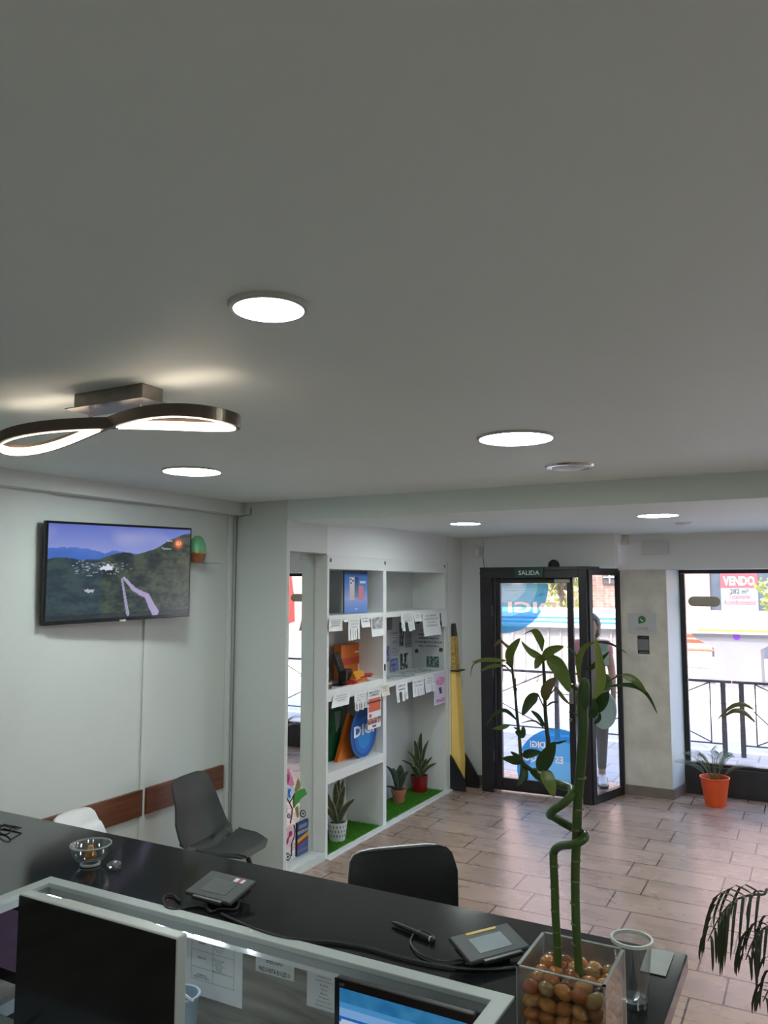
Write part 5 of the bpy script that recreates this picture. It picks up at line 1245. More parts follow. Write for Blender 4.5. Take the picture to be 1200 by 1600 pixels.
wb.add(seg, [(i*10+j, i*10+(j+1) % 10, (i+1)*10+(j+1) % 10, (i+1)*10+j) for i in range(8) for j in range(10)])
for v_ in wb.v: v_.z = max(v_.z, 1.1012)
obj('crumpled_wrapper', wb, glassmat('cellophane', (.85, .9, .9), .35, .1), label='crumpled clear sweet wrapper beside the glass bowl', cat='wrapper')

# card on the right end
q = [at(x, y, Z=1.1015) for x, y in ((1012, 1481), (1054, 1489), (1040, 1526), (1000, 1517))]
obj('counter_card', MB().slab([q[3], q[2], q[1], q[0]], .0012), mat('pale_grey_card', srgb(150, 152, 150), .5, mottle=.05, scale=30), label='pale square card stuck at the right corner of the countertop', cat='card')
# disposable cup
c = at(990, 1569, Z=1.101); 
t = thing('plastic_cup', 'clear plastic cup beside the stone-filled vase', 'cup', (c.x, c.y, 1.101))
obj('cup', MB().lathe([(0, .002), (.026, .002), (.037, .118), (.0355, .118), (.025, .004), (0, .004)], 40), M['clearplastic'], t, smooth=True)
obj('rim', MB().lathe([(.0355, .116), (.040, .116), (.040, .122), (.0355, .122)], 40, closed=True), mat('cup_rim', (.55, .56, .54), .3, mottle=.03), t, smooth=True)
obj('base', MB().lathe([(0, .0), (.026, 0), (.027, .012), (.025, .012), (0, .006)], 40), glassmat('cup_base', (.6, .63, .65), .25, .2), t, smooth=True)

# ================================================================== VASE WITH LUCKY BAMBOO
vx0, vx1, vy0, vy1, vz0, vz1 = -.440, -.300, 1.252, 1.394, 1.101, 1.300
t = thing('lucky_bamboo', 'lucky bamboo with one straight and one spiral stalk in the glass vase', 'plant', (-.37, 1.33, 1.125))
LB = t
vs_ = thing('glass_vase', 'square clear glass vase filled with brown stones on the counter', 'vase', ((vx0+vx1)/2, (vy0+vy1)/2, vz0))
th = .005
vb_ = MB().box(vx0, vx1, vy0, vy0+th, vz0, vz1).box(vx0, vx1, vy1-th, vy1, vz0, vz1).box(vx0, vx0+th, vy0+th, vy1-th, vz0, vz1).box(vx1-th, vx1, vy0+th, vy1-th, vz0, vz1).box(vx0+th, vx1-th, vy0+th, vy1-th, vz0, vz0+.008)
obj('glass_walls', vb_, M['vaseglass'], vs_, world=True)
rim = MB()
for bx in ((vx0, vx1, vy0, vy0+th), (vx0, vx1, vy1-th, vy1), (vx0, vx0+th, vy0, vy1), (vx1-th, vx1, vy0, vy1)): rim.box(*bx, vz1, vz1+.0015)
for x in (vx0-.0004, vx1-.0016):
    for y in (vy0-.0004, vy1-.0016): rim.box(x+.0005, x+.0015, y+.0005, y+.0015, vz0, vz1)
obj('polished_edges', rim, mat('glass_edge_green', (.30, .33, .32), .15, mottle=.05), vs_, world=True)
obj('water', MB().box(vx0+th+.001, vx1-th-.001, vy0+th+.001, vy1-th-.001, vz0+.009, vz0+.176), M['water'], world=True, label='clear water filling the glass vase around the stones', cat='water', kind='stuff')
pcols = [srgb(172, 106, 52), srgb(188, 126, 66), srgb(124, 74, 42), srgb(146, 118, 80), srgb(34, 34, 38), srgb(192, 142, 90), srgb(158, 82, 38)]
pmats = [mat('pebble', c_, .22, mottle=.15, scale=30) for c_ in pcols]
base_p = []
rnd = random.Random(21)
for k in range(7):
    bm = bmesh.new(); bmesh.ops.create_icosphere(bm, subdivisions=2, radius=1)
    for v_ in bm.verts: v_.co = Vector((v_.co.x*1.15, v_.co.y*.95, v_.co.z*.8))*(1+.12*noise.noise(v_.co*1.3+Vector((k*3, 0, 0))))
    mb = MB(); mb.bm(bm)
    me = D.meshes.new('pebble'); me.from_pydata([tuple(v_*.0128) for v_ in mb.v], [], mb.f); me.materials.append(pmats[k])
    for p in me.polygons: p.use_smooth = True
    base_p.append(me)
cnt = 0
for kz in range(8):
    for i in range(5):
        for j in range(5):
            inner = 0 < i < 4 and 0 < j < 4
            if inner and kz < 6: continue
            x = vx0+th+.0145+i*(vx1-vx0-2*th-.029)/4+rnd.uniform(-.002, .002); y = vy0+th+.0145+j*(vy1-vy0-2*th-.029)/4+rnd.uniform(-.002, .002); z = vz0+.021+kz*.0208+rnd.uniform(-.003, .003)
            k = rnd.choices(range(7), [5, 4, 4, 2, 1, 3, 4])[0]
            o = D.objects.new('pebble', base_p[k]); C.objects.link(o); o.location = (x, y, z); o.rotation_euler = (rnd.uniform(-.5, .5), rnd.uniform(-.5, .5), rnd.uniform(0, 6)); s = rnd.uniform(.95, 1.15); o.scale = (s, s, s)
            tag(o, 'dark polished stone in the glass vase' if k == 4 else 'pale tan polished stone in the glass vase' if k in (3, 5) else 'orange-brown polished stone in the glass vase', 'stone', 'dark stones in the glass vase' if k == 4 else 'pale stones in the glass vase' if k in (3, 5) else 'brown stones in the glass vase'); cnt += 1
stemm = leafmat('bamboo_stem', srgb(44, 66, 26), srgb(74, 100, 40), ss=.05, rough=.35)
nodem = mat('stem_node', srgb(120, 112, 84), .6, mottle=.1)
def W(x, y, Y): return at(x, y, Y=Y)
def smoothp(P3, k=6):
    out = []
    n = len(P3)-1
    for i in range(n):
        p0 = P3[max(i-1, 0)]; p1 = P3[i]; p2 = P3[i+1]; p3 = P3[min(i+2, n)]
        for j in range(k):
            u_ = j/k; out.append(.5*((2*p1)+(p2-p0)*u_+(2*p0-5*p1+4*p2-p3)*u_*u_+(3*p1-p0-3*p2+p3)*u_**3))
    return out+[P3[-1]]
Ys = 1.33
A = smoothp([W(906, 1540, Ys), W(900, 1440, Ys), W(899, 1360, Ys), W(901, 1310, Ys), W(903, 1250, Ys), W(908, 1190, Ys), W(911, 1140, Ys), W(910, 1108, Ys)], 6)
ob = MB().tube(A, [.0068+.0022*(i/len(A)) for i in range(len(A))], 14)
st1 = obj('straight_stalk', ob, stemm, t, world=True, smooth=True)
nb = MB()
for (x, y) in ((900, 1475), (899, 1443), (898, 1411), (899, 1376), (900, 1344), (902, 1296), (904, 1264), (908, 1215)):
    p = W(x, y, Ys); k = .0074+.002*(1475-y)/350; obj('node_ring', MB().tube([p+Vector((0, 0, -.0012)), p+Vector((0, 0, .0012))], k, 14), nodem, st1, world=True)
Bp = [W(872, 1535, Ys), W(871, 1480, Ys), W(868, 1430, Ys), W(867, 1390, Ys), W(865, 1345, Ys), W(866, 1330, Ys), W(876, 1322, Ys-.012), W(897, 1319, Ys-.03), W(912, 1311, Ys-.028), W(914, 1303, Ys-.01), W(905, 1298, Ys+.02), W(888, 1290, Ys+.03), W(866, 1277, Ys+.015), W(859, 1273, Ys), W(866, 1265, Ys-.012), W(882, 1254, Ys-.018), W(893, 1241, Ys-.01), W(892, 1232, Ys+.01), W(878, 1227, Ys+.02), W(855, 1220, Ys+.02), W(842, 1213, Ys+.012), W(834, 1205, Ys)]
Bs = smoothp(Bp, 5)
st2 = obj('spiral_stalk', MB().tube(Bs, [.0068]*len(Bs), 14), stemm, t, world=True, smooth=True)
nb = MB()
for (x, y) in ((871, 1478), (869, 1455), (867, 1422), (866, 1387), (866, 1352)):
    p = W(x, y, Ys); obj('node_ring', MB().tube([p+Vector((0, 0, -.001)), p+Vector((0, 0, .001))], .0072, 14), nodem, st2, world=True)
Z4x = lambda x, y: (730+x/4, 960+y/4)
def ZP(x, y, dY=0): return W(*Z4x(x, y), Ys+dY)
shm = leafmat('shoot_stem', srgb(40, 44, 26), srgb(70, 72, 40), ss=.05)
sA = smoothp([ZP(405, 975), ZP(350, 930, -.01), ZP(335, 880, -.01), ZP(325, 760), ZP(312, 640), ZP(300, 500), ZP(288, 400, .01), ZP(280, 320, .01)], 5)
obj('shoot', MB().tube(sA, [.0036-.0018*i/len(sA) for i in range(len(sA))], 8), shm, t, world=True, smooth=True)
sB = smoothp([ZP(470, 975), ZP(505, 820, .01), ZP(497, 720, .01), ZP(488, 600, .01), ZP(484, 470), ZP(478, 340, .01), ZP(472, 255, .01)], 5)
obj('shoot', MB().tube(sB, [.0042-.002*i/len(sB) for i in range(len(sB))], 8), shm, t, world=True, smooth=True)
sC = MB().tube(smoothp([W(910, 1112, Ys), W(911, 1095, Ys), W(912, 1078, Ys), W(914, 1060, Ys)], 4), [.0095, .0095, .0095, .0095, .010, .0105, .011, .0105, .010, .009, .008, .006, .004], 14)
obj('crown_sheath', sC, stemm, t, world=True, smooth=True)
greens = {'g': leafmat('bamboo_leaf', srgb(74, 92, 34), srgb(112, 128, 58), ss=.22), 'd': leafmat('bamboo_leaf_dark', srgb(40, 58, 26), srgb(60, 84, 34), ss=.15), 'l': leafmat('bamboo_leaf_light', srgb(120, 134, 58), srgb(150, 160, 84), ss=.25), 'b': leafmat('bamboo_leaf_brown', srgb(84, 82, 44), srgb(120, 110, 70), ss=.25)}
LV = [('g', 44, [(470, 232, 0), (462, 165, .0), (415, 95, -.02), (345, 128, -.04)]), ('g', 55, [(280, 335, .01), (272, 240, 0), (332, 148, -.02)]), ('b', 32, [(288, 215, 0), (248, 192, .01), (212, 165, .02), (165, 200, .03)]),
 ('g', 46, [(472, 262, 0), (400, 232, .02), (338, 168, .04)]), ('g', 46, [(468, 268, 0), (530, 225, -.02), (605, 200, -.04)]), ('g', 42, [(422, 338, -.03), (450, 285, -.01), (545, 250, .02)]), ('g', 78, [(505, 258, 0), (580, 350, -.02), (640, 490, -.03)]),
 ('g', 26, [(245, 290, 0), (120, 282, -.02), (28, 300, -.04)]), ('g', 24, [(245, 320, .0), (150, 322, .02), (80, 358, .03)]), ('b', 8, [(100, 290, 0), (38, 315, -.01), (20, 390, -.01)]), ('d', 7, [(292, 385, .01), (245, 330, .01), (200, 318, .01)]),
 ('b', 62, [(482, 540, 0), (505, 460, -.01), (556, 395, -.02)]), ('d', 60, [(440, 495, -.01), (385, 545, -.02), (343, 632, -.03)]), ('d', 34, [(490, 705, .01), (450, 640, .02), (398, 600, .03)]), ('d', 10, [(492, 722, .01), (420, 665, 0), (335, 680, -.01)]),
 ('d', 24, [(315, 665, 0), (240, 600, -.01), (170, 622, -.02), (112, 702, -.03)]), ('g', 28, [(268, 690, 0), (210, 706, .01), (158, 716, .02)]), ('d', 42, [(300, 735, 0), (350, 745, -.01), (350, 695, -.01)]), ('d', 14, [(335, 725, 0), (290, 705, .01)]),
 ('d', 44, [(345, 882, 0), (400, 868, -.01), (466, 860, -.02)]), ('d', 58, [(340, 930, 0), (280, 900, -.01), (218, 898, -.02)]), ('d', 40, [(345, 960, 0), (330, 900, .01), (270, 858, .02)]), ('d', 42, [(352, 920, 0), (350, 1000, -.01), (312, 1072, -.02)]), ('d', 22, [(380, 985, 0), (360, 1040, 0), (365, 1040, 0)]),
 ('d', 80, [(440, 972, -.01), (505, 890, -.03), (552, 795, -.04)]), ('g', 66, [(478, 972, -.02), (512, 1045, -.04), (542, 1142, -.05)]), ('d', 14, [(540, 806, 0), (580, 800, -.01), (622, 788, -.02)]), ('b', 22, [(556, 455, -.01), (600, 520, -.01), (645, 565, -.01)]), ('d', 12, [(497, 575, 0), (530, 550, 0), (575, 548, 0)]),
 ('g', 34, [(708, 450, 0), (700, 300, -.01), (735, 205, -.02), (800, 172, -.03)]), ('l', 56, [(788, 560, -.01), (838, 420, -.03), (828, 270, -.05), (802, 140, -.06)]), ('d', 28, [(752, 352, .0), (815, 300, -.02), (888, 232, -.04)]), ('d', 12, [(800, 172, -.03), (900, 185, -.03), (1002, 245, -.03)]),
 ('d', 46, [(835, 480, 0), (880, 440, .01), (868, 372, .02)]), ('d', 26, [(880, 450, 0), (1000, 440, -.03), (1085, 462, -.05), (1140, 520, -.06), (1190, 625, -.06)]), ('g', 34, [(965, 375, -.03), (1050, 415, -.05), (1120, 490, -.06)]), ('d', 62, [(790, 610, -.01), (850, 540, -.03), (885, 482, -.04)]), ('d', 24, [(795, 685, -.01), (824, 650, -.02), (830, 612, -.03)]),
 ('d', 20, [(700, 480, 0), (660, 450, .01), (628, 430, .01)]), ('d', 14, [(695, 640, 0), (665, 612, .01), (630, 612, .01)]), ('d', 12, [(700, 340, 0), (680, 250, .01), (620, 200, .02)]), ('d', 46, [(735, 600, -.02), (745, 510, -.02), (760, 420, -.01)]), ('d', 40, [(715, 620, .0), (705, 520, .0), (712, 430, .0)]), ('d', 44, [(760, 640, -.02), (800, 600, -.03), (790, 520, -.03)])]
vdir = (Vector((-.37, 1.33, 1.6))-EYE).normalized()
for i, (k, wpx, pts) in enumerate(LV):
    P3 = [ZP(x, y, d) for x, y, d in pts]
    ln = (P3[-1]-P3[0]); sd = ln.cross(Vector((-.2, 1, .15))).normalized()
    if wpx >= 30: sd = (sd+Vector((0, .45, 0))).normalized()
    wm = wpx/4/FPX*1.47*(1.12 if wpx >= 30 else 1)
    if len(P3) == 2: P3 = [P3[0], (P3[0]+P3[1])/2, P3[1]]
    obj('leaf', leafstrip(MB(), P3, wm, side=sd, seg=14, cup=.3, basew=.12, peak=.38), greens[k], t, world=True, smooth=True)
# thin petioles joining the outer leaves to the crown
pt_ = MB()
for a_, b_ in (((830, 440, 0), (965, 375, -.03)), ((712, 500, 0), (752, 352, 0)), ((312, 640, 0), (300, 400, 0)), ((280, 335, .01), (242, 300, 0)), ((488, 600, .01), (440, 495, -.01)), ((482, 545, 0), (556, 455, -.01)), ((300, 500, 0), (310, 460, 0))):
    pt_.tube([ZP(*a_), ZP(*b_)], .0012, 6)
obj('petioles', pt_, shm, t, world=True)

# ================================================================== LARGE PALM AT THE RIGHT
px_, py_ = .42, 2.35
t = thing('floor_palm', 'dark drooping palm fronds reaching in from the right edge', 'potted plant', (px_, py_, 0))
pot = obj('pot', MB().lathe(potshape(.13, .17, .30), 32), M['black'], t, smooth=True)
obj('soil', MB().lathe([(0, .258), (.155, .255)], 24), M['soil'], pot)
dpm = leafmat('dark_palm_leaf', srgb(38, 44, 30), srgb(66, 72, 46), ss=.12)
def frond(P3, Lmax, droop, t, seed=0, n=26, w_=.010, start=.3):
    rnd = random.Random(seed); f = MB(); Q = smoothp(P3, 8)
    f.tube(Q, [.005-.004*i/len(Q) for i in range(len(Q))], 6)
    for k in range(n):
        s = start+(1-start)*k/n; i = min(int(s*(len(Q)-1)), len(Q)-2); p = Q[i].lerp(Q[i+1], s*(len(Q)-1)-i); d = (Q[i+1]-Q[i]).normalized(); sd = d.cross(Vector((0, 0, 1))).normalized()
        ln = Lmax*(.45+.55*math.sin(PI*min(1, (s-start)/(1-start)+.12)))*rnd.uniform(.85, 1.1)
        for sg in (-1, 1):
            q1 = p+(sd*sg*.6+d*.5).normalized()*ln*.4+Vector((0, 0, .1*ln)); q2 = q1+(sd*sg*.25+d*.3).normalized()*ln*.25+Vector((0, 0, -droop*ln*.5)); q3 = q2+Vector((0, 0, -droop*ln*.35))+d*ln*.05
            leafstrip(f, [p, q1, q2, q3], w_, side=(.88, .48, .15*sg), seg=7, cup=.15, basew=.3, peak=.4)
    obj('frond', f, dpm, t, world=True)
def wp(x, y, Y): return at(x, y, Y=Y)
b0 = Vector((px_, py_, .28))
frond([b0, Vector((.28, 2.33, .75)), wp(1235, 1415, 2.28), wp(1190, 1398, 2.24), wp(1150, 1406, 2.20), wp(1125, 1432, 2.18), wp(1106, 1470, 2.16)], .13, 1.0, t, 1, 11, .0080, .45)
frond([b0, Vector((.24, 2.30, .65)), wp(1240, 1455, 2.18), wp(1205, 1446, 2.14), wp(1180, 1465, 2.12), wp(1165, 1500, 2.10)], .10, 1.0, t, 2, 8, .0075, .5)
frond([b0, Vector((.22, 2.28, .55)), wp(1240, 1530, 2.1), wp(1210, 1535, 2.08), wp(1192, 1565, 2.05)], .08, 1.0, t, 3, 7, .0075, .5)
for k in range(7):
    a_ = -1.3+k*.5; e = Vector((px_+.62*math.cos(a_), py_+.62*math.sin(a_), 1.0+.1*(k % 3)))
    if at(1, 1, Z=1) and e.x < .25: continue
    frond([b0, b0.lerp(e, .35)+Vector((0, 0, .45)), b0.lerp(e, .75)+Vector((0, 0, .35)), e+Vector((0, 0, -.1))], .16, .8, t, 10+k, 22, .012, .35)
# long brown leaf of the same palm hanging before the window
bl = MB()
leafstrip(bl, [wp(1180, 1128, 2.25), wp(1163, 1113, 2.22), wp(1145, 1111, 2.2), wp(1128, 1122, 2.2)], .013, seg=12, cup=.2, side=(0, .4, 1)); leafstrip(bl, [wp(1177, 1108, 2.25), wp(1160, 1100, 2.22), wp(1140, 1106, 2.2), wp(1120, 1125, 2.2)], .011, seg=12, cup=.2, side=(0, .4, 1))
bl.tube(smoothp([b0, Vector((.35, 2.4, 1.0)), wp(1250, 1190, 2.3), wp(1215, 1148, 2.28), wp(1178, 1112, 2.25)], 6), .0014, 6)
obj('dry_leaf', bl, greens['b'], t, world=True)

# ================================================================== CHAIRS
def shell_chair(label, name, loc, rz, shellm, padm=None, legm=None, group=None, height=.82, halfw=.205, hwtop=.15, pad=True, padback=False, lean=1.0, seatdz=0):
    """moulded shell: local +X is the front; seat height .45"""
    t = thing(name, label, 'chair', loc, rz, group)
    # profile along the shell: (x, z, halfwidth, lift of the side edges)
    H_ = height; k_ = lean
    prof = [(.245, .430, .09, .0), (.243, .440, .125, .003), (.225, .452, .165, .008), (.18, .452, .190, .014), (.12, .446, halfw+.002, .025), (.02, .437, halfw+.01, .04), (-.07, .435, halfw+.012, .06), (-.135, .450, halfw+.010, .07), (-.135-.035*k_, .50, halfw+.006, .062), (-.135-.058*k_, .57, halfw, .05), (-.135-.078*k_, .65, halfw-.008-.4*(halfw-hwtop), .04), (-.135-.096*k_, H_-.09, hwtop+.012, .03), (-.135-.110*k_, H_-.035, hwtop, .018), (-.135-.116*k_, H_-.014, hwtop-.018, .010), (-.135-.118*k_, H_-.004, hwtop-.045, .006), (-.135-.118*k_, H_, hwtop-.085, .004)]
    prof = [(a_, b_+(seatdz if b_ < .48 else seatdz*.5 if b_ < .6 else 0), c_, d_) for a_, b_, c_, d_ in prof]
    PP = []
    for a, b in zip(prof, prof[1:]):
        for k in range(3): PP.append(tuple(a[i]+(b[i]-a[i])*k/3 for i in range(4)))
    PP.append(prof[-1]); n = 15; th_ = .012
    def surf(sh, sc=1.0, u0=0, u1=1):
        vs = []; sub = PP[int(u0*(len(PP)-1)):int(u1*(len(PP)-1))+1]
        for i, (x, z, hw_, lf_) in enumerate(sub):
            g = PP.index((x, z, hw_, lf_)); nx = PP[min(g+1, len(PP)-1)]; pv = PP[max(g-1, 0)]
            d = Vector((nx[0]-pv[0], 0, nx[1]-pv[1])).normalized(); nrm = Vector((-d.z, 0, d.x))*-1 if False else Vector((d.z, 0, -d.x))
            if nrm.z < 0 and g < len(PP)*.35: nrm = -nrm
            if nrm.x < 0 and g >= len(PP)*.35: nrm = -nrm
            for k in range(n):
                s = -1+2*k/(n-1); vs.append(Vector((x, s*hw_*sc, z))+nrm*(sh+lf_*abs(s*sc)**2.6))
        return vs, len(sub)
    def closed(a, b, m):
        k = m*n; fs = [(i*n+j, i*n+j+1, (i+1)*n+j+1, (i+1)*n+j) for i in range(m-1) for j in range(n-1)]
        f2 = [tuple(q+k for q in reversed(f)) for f in fs]
        ed = [(i*n, (i+1)*n) for i in range(m-1)]+[((i+1)*n+n-1, i*n+n-1) for i in range(m-1)]+[(j+1, j) for j in range(n-1)]+[((m-1)*n+j, (m-1)*n+j+1) for j in range(n-1)]
        return MB().add(a+b, fs+f2+[(p, q, q+k, p+k) for p, q in ed])
    a, m = surf(0); b, _ = surf(-th_)
    obj('seat_shell', closed(a, b, m), shellm, t, smooth=True)
    if pad:
        a, m = surf(.022 if padback else .012, 1.004 if padback else .86, .03, .44 if not padback else .995); b, _ = surf(.001, 1.006 if padback else .88, .03, .44 if not padback else .995)
        obj('seat_cushion', closed(a, b, m), padm or shellm, t, smooth=True)
    lm = legm or mat('beech_leg', srgb(170, 130, 88), .5, mottle=.15, scale=20)
    for sx, sy in ((.2, .17), (.2, -.17), (-.19, .17), (-.19, -.17)):
        obj('leg', MB().tube([(sx*.5, sy*.55, .425), (sx*1.05, sy*1.15, 0)], [.016, .010], 12), lm, t, smooth=True)
    obj('leg_frame', MB().tube([(.1, .09, .40), (-.09, -.09, .40)], .006, 8).tube([(.1, -.09, .40), (-.09, .09, .40)], .006, 8), M['black'], t)
    return t
shell_chair('dark grey moulded shell chair against the wall below the wood rail', 'shell_chair', (-3.07, 3.67, 0), math.radians(6), M['chairgrey'], M['chairpad'], M['black'], height=.79, halfw=.22, hwtop=.17, lean=.75, seatdz=-.03)
shell_chair('white moulded shell chair mostly hidden behind the counter', 'shell_chair', (-3.10, 2.88, 0), math.radians(3), M['whiteplastic'], M['whiteplastic'], height=.765, hwtop=.13, halfw=.165)
shell_chair('black leather chair with pale edging facing the counter', 'padded_chair', (-1.235, 2.54, 0), math.radians(-46), M['paint'], M['leather'], height=.925, halfw=.215, hwtop=.195, padback=True)

# plant by the shop window that only the mirror shows
t = thing('window_plant', 'leafy plant in black pot by the shop window, seen in the niche mirror', 'potted plant', (.25, 7.62, 0))
pot = obj('pot', MB().lathe(potshape(.12, .16, .42), 32), M['black'], t, smooth=True)
obj('soil', MB().lathe([(0, .36), (.14, .36)], 24), M['soil'], pot)
for k in range(12):
    a_ = k*.9; rr = .15+.02*(k % 4); hh = .7+.06*k
    obj('leaf', leafstrip(MB(), [(0, 0, .36), (rr*.4*math.cos(a_), rr*.4*math.sin(a_), .36+hh*.5), (rr*math.cos(a_), rr*math.sin(a_), .36+hh)], .07, seg=10), greens['d'], t, smooth=True)

# ================================================================== PERSON AT THE ENTRANCE
def skin_mesh(verts, edges, radii, root=0, sub=2):
    me = D.meshes.new('tmp'); me.from_pydata([tuple(v) for v in verts], edges, []); o = D.objects.new('tmp', me); C.objects.link(o)
    sm = o.modifiers.new('s', 'SKIN'); sm.use_smooth_shade = True
    for i, r in enumerate(radii):
        sv = me.skin_vertices[0].data[i]; sv.radius = (r, r) if not isinstance(r, tuple) else r; sv.use_root = (i == root)
    ss = o.modifiers.new('u', 'SUBSURF'); ss.levels = sub; ss.render_levels = sub
    dgr = bpy.context.evaluated_depsgraph_get(); ev = D.meshes.new_from_object(o.evaluated_get(dgr))
    mb = MB().add([v.co.copy() for v in ev.vertices], [tuple(p.vertices) for p in ev.polygons])
    D.objects.remove(o); D.meshes.remove(me); D.meshes.remove(ev); return mb
HZ = 1.60
pl_ = Vector((-1.945, 7.86, 0))
t = thing('person', 'person in pink top and grey leggings walking past the entrance with mint bag', 'person', tuple(pl_), math.radians(18))
# local frame: -Y is the way the body faces
V_ = [(0, 0, .88), (0, .0, 1.02), (0, .0, 1.18), (0, .01, 1.30), (0, .0, 1.39), (0, -.015, 1.47),             # 0-5 pelvis..head base
      (-.15, .01, 1.315), (-.19, .02, 1.10), (-.175, -.08, .90), (-.165, -.10, .83),                         # 6-9 right arm
      (.15, .01, 1.315), (.195, .03, 1.10), (.20, -.04, .90), (.20, -.06, .83),                             # 10-13 left arm
      (-.085, 0, .84), (-.095, .05, .48), (-.09, .16, .10), (-.09, .12, .05), (-.09, .02, .03),               # 14-18 rear leg
      (.085, 0, .84), (.085, -.05, .47), (.075, -.04, .09), (.075, -.07, .04), (.075, -.17, .025)]            # 19-23 front leg
E_ = [(0, 1), (1, 2), (2, 3), (3, 4), (4, 5), (3, 6), (6, 7), (7, 8), (8, 9), (3, 10), (10, 11), (11, 12), (12, 13), (0, 14), (14, 15), (15, 16), (16, 17), (17, 18), (0, 19), (19, 20), (20, 21), (21, 22), (22, 23)]
Rr = [(.145, .105), (.115, .09), (.135, .10), (.13, .09), .048, .05, .052, .040, .030, .024, .052, .040, .030, .024, .088, .056, .036, .032, .025, .088, .056, .036, .032, .025]
hand = []
def add_hand(wi, palm, fd):
    """palm vertex, then four fingers of unequal length and a thumb leaving its side"""
    w_ = Vector(V_[wi]); pc = w_+Vector(palm); V_.append(tuple(pc)); pi = len(V_)-1; E_.append((wi, pi)); Rr.append(.022)
    for k, ln in enumerate((.055, .065, .06, .045)):
        off = Vector((0, -.024+.016*k, -.02)); a_ = pc+off; b1 = a_+Vector((.004, .0, -ln*.55)); c1 = b1+Vector((.012*fd, 0, -ln*.45))
        for j, q in enumerate((a_, b1, c1)):
            V_.append(tuple(q)); Rr.append((.0095, .0085, .007)[j]); E_.append((pi if j == 0 else len(V_)-2, len(V_)-1))
    for j, q in enumerate((pc+Vector((0, -.03, .005)), pc+Vector((.005*fd, -.045, -.02)), pc+Vector((.01*fd, -.045, -.042)))):
        V_.append(tuple(q)); Rr.append((.011, .009, .008)[j]); E_.append((pi if j == 0 else len(V_)-2, len(V_)-1))
add_hand(9, (0, -.01, -.045), 1); add_hand(13, (0, -.01, -.045), -1)
body = skin_mesh(V_, E_, Rr)
hd = bmesh.new(); bmesh.ops.create_icosphere(hd, subdivisions=4, radius=1)
for v_ in hd.verts:
    x, y, z = v_.co; w_ = .076*(1-.18*max(0, -z)); v_.co = Vector((x*w_, y*.092-.012*(z < -.2)*(-y > .3), z*.112))
    if y < -.5:                                   # face: sockets, nose, mouth, chin
        for ex in (-.030, .030): v_.co.y += .009*math.exp(-((v_.co.x-ex)**2+(v_.co.z-.008)**2)/.00018)
        v_.co.y -= .020*math.exp(-(v_.co.x**2/.00010+(v_.co.z+.018)**2/.00035)); v_.co.y -= .006*math.exp(-(v_.co.x**2/.0006+(v_.co.z+.052)**2/.00006)); v_.co.y -= .006*math.exp(-(v_.co.x**2/.0006+(v_.co.z+.090)**2/.0003))
hm = Matrix.Translation((0, -.02, 1.505)) @ Matrix.Rotation(math.radians(-40), 4, 'Z') @ Matrix.Rotation(math.radians(12), 4, 'X')
body.bm(hd, mtx=hm)
for sx in (-1, 1): body.lathe([(0, -.004), (.016, -.003), (.018, .002), (.010, .006), (0, .004)], 14, mtx=hm @ Matrix.Translation((sx*.077, .005, -.01)) @ Matrix.Rotation(PI/2*sx, 4, 'Y'))
obj('body', body, M['skin'], t, smooth=True)
fe = MB()
for ex in (-.03, .03): fe.lathe([(0, -.008), (.008, -.004), (.010, 0), (.008, .004), (0, .008)], 12, mtx=hm @ Matrix.Translation((ex, -.079, .010)))
obj('eyes', fe, M['ink'], t, smooth=True)
obj('mouth', MB().bbox(-.020, .020, -.096, -.088, -.056, -.050, .002, mtx=hm), mat('lips', srgb(150, 80, 75), .5, mottle=.05), t)
hr = bmesh.new(); bmesh.ops.create_icosphere(hr, subdivisions=4, radius=1)
for v_ in hr.verts:
    x, y, z = v_.co; k = 1+.05*noise.noise(v_.co*6); v_.co = Vector((x*.088*k, y*.104*k+.014, z*.122*k+.012))
    if y < -.15 and z < .45: v_.co = Vector((v_.co.x*.82, v_.co.y*.45, v_.co.z))
    if z < -.55 and y > -.2: v_.co.z -= .03
obj('hair', MB().bm(hr, mtx=hm), M['hair'], t, smooth=True)
pink = mat('pink_cotton', srgb(200, 138, 150), .8, mottle=.06, scale=20, bump=.3); grey = mat('grey_leggings', srgb(92, 92, 98), .8, mottle=.06, scale=30)
tv_ = [(0, 0, .90), (0, 0, 1.02), (0, 0, 1.18), (0, .01, 1.30), (0, .0, 1.375), (-.15, .01, 1.315), (-.185, .02, 1.19), (.15, .01, 1.315), (.185, .025, 1.19)]
obj('top', skin_mesh(tv_, [(0, 1), (1, 2), (2, 3), (3, 4), (3, 5), (5, 6), (3, 7), (7, 8)], [(.165, .125), (.14, .11), (.152, .115), (.145, .105), .058, .07, .062, .07, .062]), pink, t, smooth=True)
lv = [V_[0]] + [V_[i] for i in (14, 15, 16, 19, 20, 21)]; lv[3] = (-.09, .155, .13); lv[6] = (.075, -.04, .12)
obj('leggings', skin_mesh(lv, [(0, 1), (1, 2), (2, 3), (0, 4), (4, 5), (5, 6)], [(.152, .112), .097, .062, .041, .097, .062, .041]), grey, t, smooth=True)
shw = mat('white_trainer', (.68, .70, .74), .5, mottle=.05)
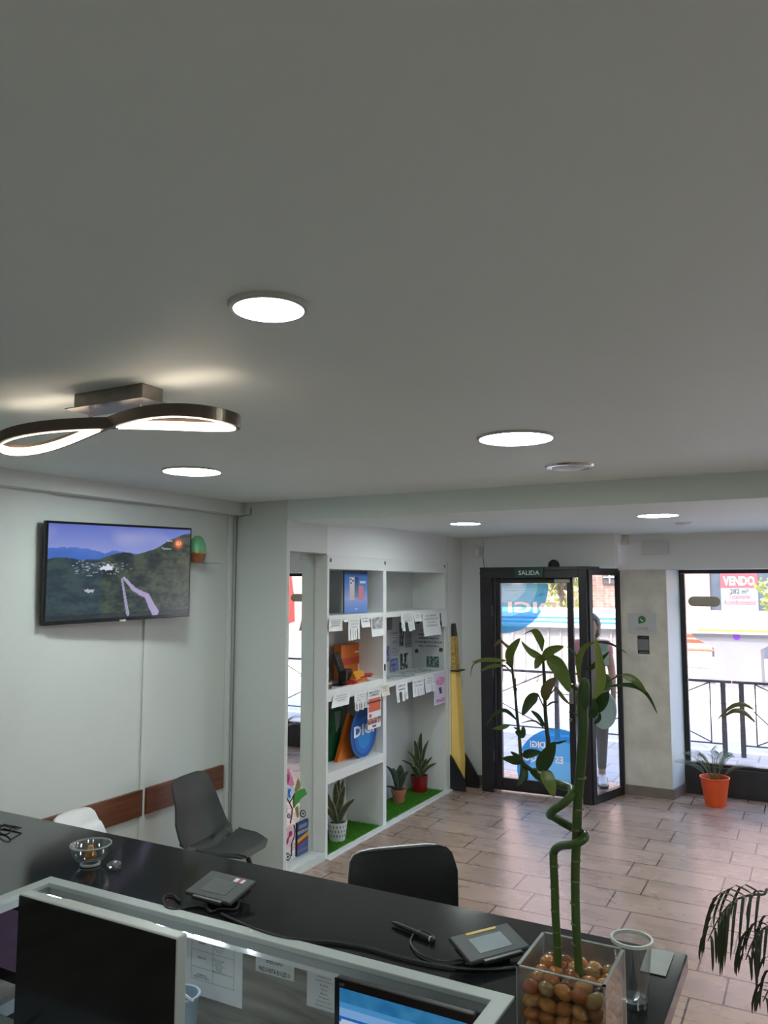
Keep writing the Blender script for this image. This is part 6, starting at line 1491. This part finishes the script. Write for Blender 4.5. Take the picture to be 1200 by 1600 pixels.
for (sx, sy, ang, lift) in ((.075, -.075, 0, 0), (-.09, .10, -.25, .03)):
    smx = Matrix.Translation((sx, sy, lift)) @ Matrix.Rotation(ang, 4, 'X')
    prof = [(.045, .0, .034), (.05, .03, .036), (.04, .07, .036), (.025, .11, .04)]
    sbm = MB()
    secs = [(.095, .02, .030, .055), (.07, .02, .038, .085), (.03, .02, .040, .10), (-.01, .018, .043, .085), (-.06, .018, .048, .062), (-.11, .018, .046, .048), (-.145, .018, .032, .036)]
    vs = []
    for (y, z0, hw_, ht) in secs:
        for k in range(12):
            a_ = 2*PI*k/12; vs.append((hw_*math.cos(a_), y, z0+(ht/2)*(1+math.sin(a_))-.002))
    sbm.add(vs, [(i*12+k, i*12+(k+1) % 12, (i+1)*12+(k+1) % 12, (i+1)*12+k) for i in range(len(secs)-1) for k in range(12)]+[tuple(range(11, -1, -1)), tuple((len(secs)-1)*12+k for k in range(12))], mtx=smx)
    s_ = obj('trainer', sbm, shw, t, smooth=True)
    obj('sole', MB().prism([(-.040, .10), (.040, .10), (.046, 0), (.050, -.09), (.034, -.15), (-.034, -.15), (-.050, -.09), (-.046, 0)][::-1], .0, .024, 'Z', mtx=smx), M['black'], s_)
    st_ = MB()
    for y in (.0, -.04, -.075): st_.bbox(-.046, .046, y-.006, y+.006, .05, .078-(-y)*.25, .002, mtx=smx)
    obj('stripes', st_, M['ink'], s_)
# mint bag and folder carried by the person
mint = mat('mint_fabric', srgb(160, 190, 178), .7, mottle=.04)
bc = at(943, 1108, Y=7.74)
n = 40; hw_ = .122; hh_ = .185
bgp = [(bc.x+hw_*math.cos(2*PI*k/n), bc.z+hh_*math.sin(2*PI*k/n)*(1.0 if math.sin(2*PI*k/n) < 0 else .95)) for k in range(n)]
bag = thing('tote_bag', 'mint green oval tote bag hanging at the walking person side', 'bag', (bc.x, 7.74, bc.z-hh_))
obj('bag_body', MB().prism(bgp, 7.715, 7.755, 'Y'), mint, bag, world=True)
obj('strap', MB().tube([(bc.x-.06, 7.735, bc.z+hh_*.75), (bc.x-.03, 7.745, bc.z+.30), (bc.x+.0, 7.75, 1.05), (bc.x+.02, 7.745, bc.z+.30), (bc.x+.05, 7.735, bc.z+hh_*.75)], .006, 8), M['steel'], bag, world=True)
a = at(932, 1002, Y=7.72); b_ = at(951, 1040, Y=7.72)
fo = obj('folder', MB().bbox(a.x, b_.x, 7.72, 7.735, b_.z, a.z, .003), mint, label='mint green folder held at the walking person chest', cat='folder')
obj('edge_band', MB().box(a.x-.004, b_.x+.004, 7.717, 7.738, a.z-.006, a.z+.006).box(a.x+.03, b_.x+.004, 7.717, 7.738, b_.z-.006, b_.z+.004), M['ink'], fo, world=True)
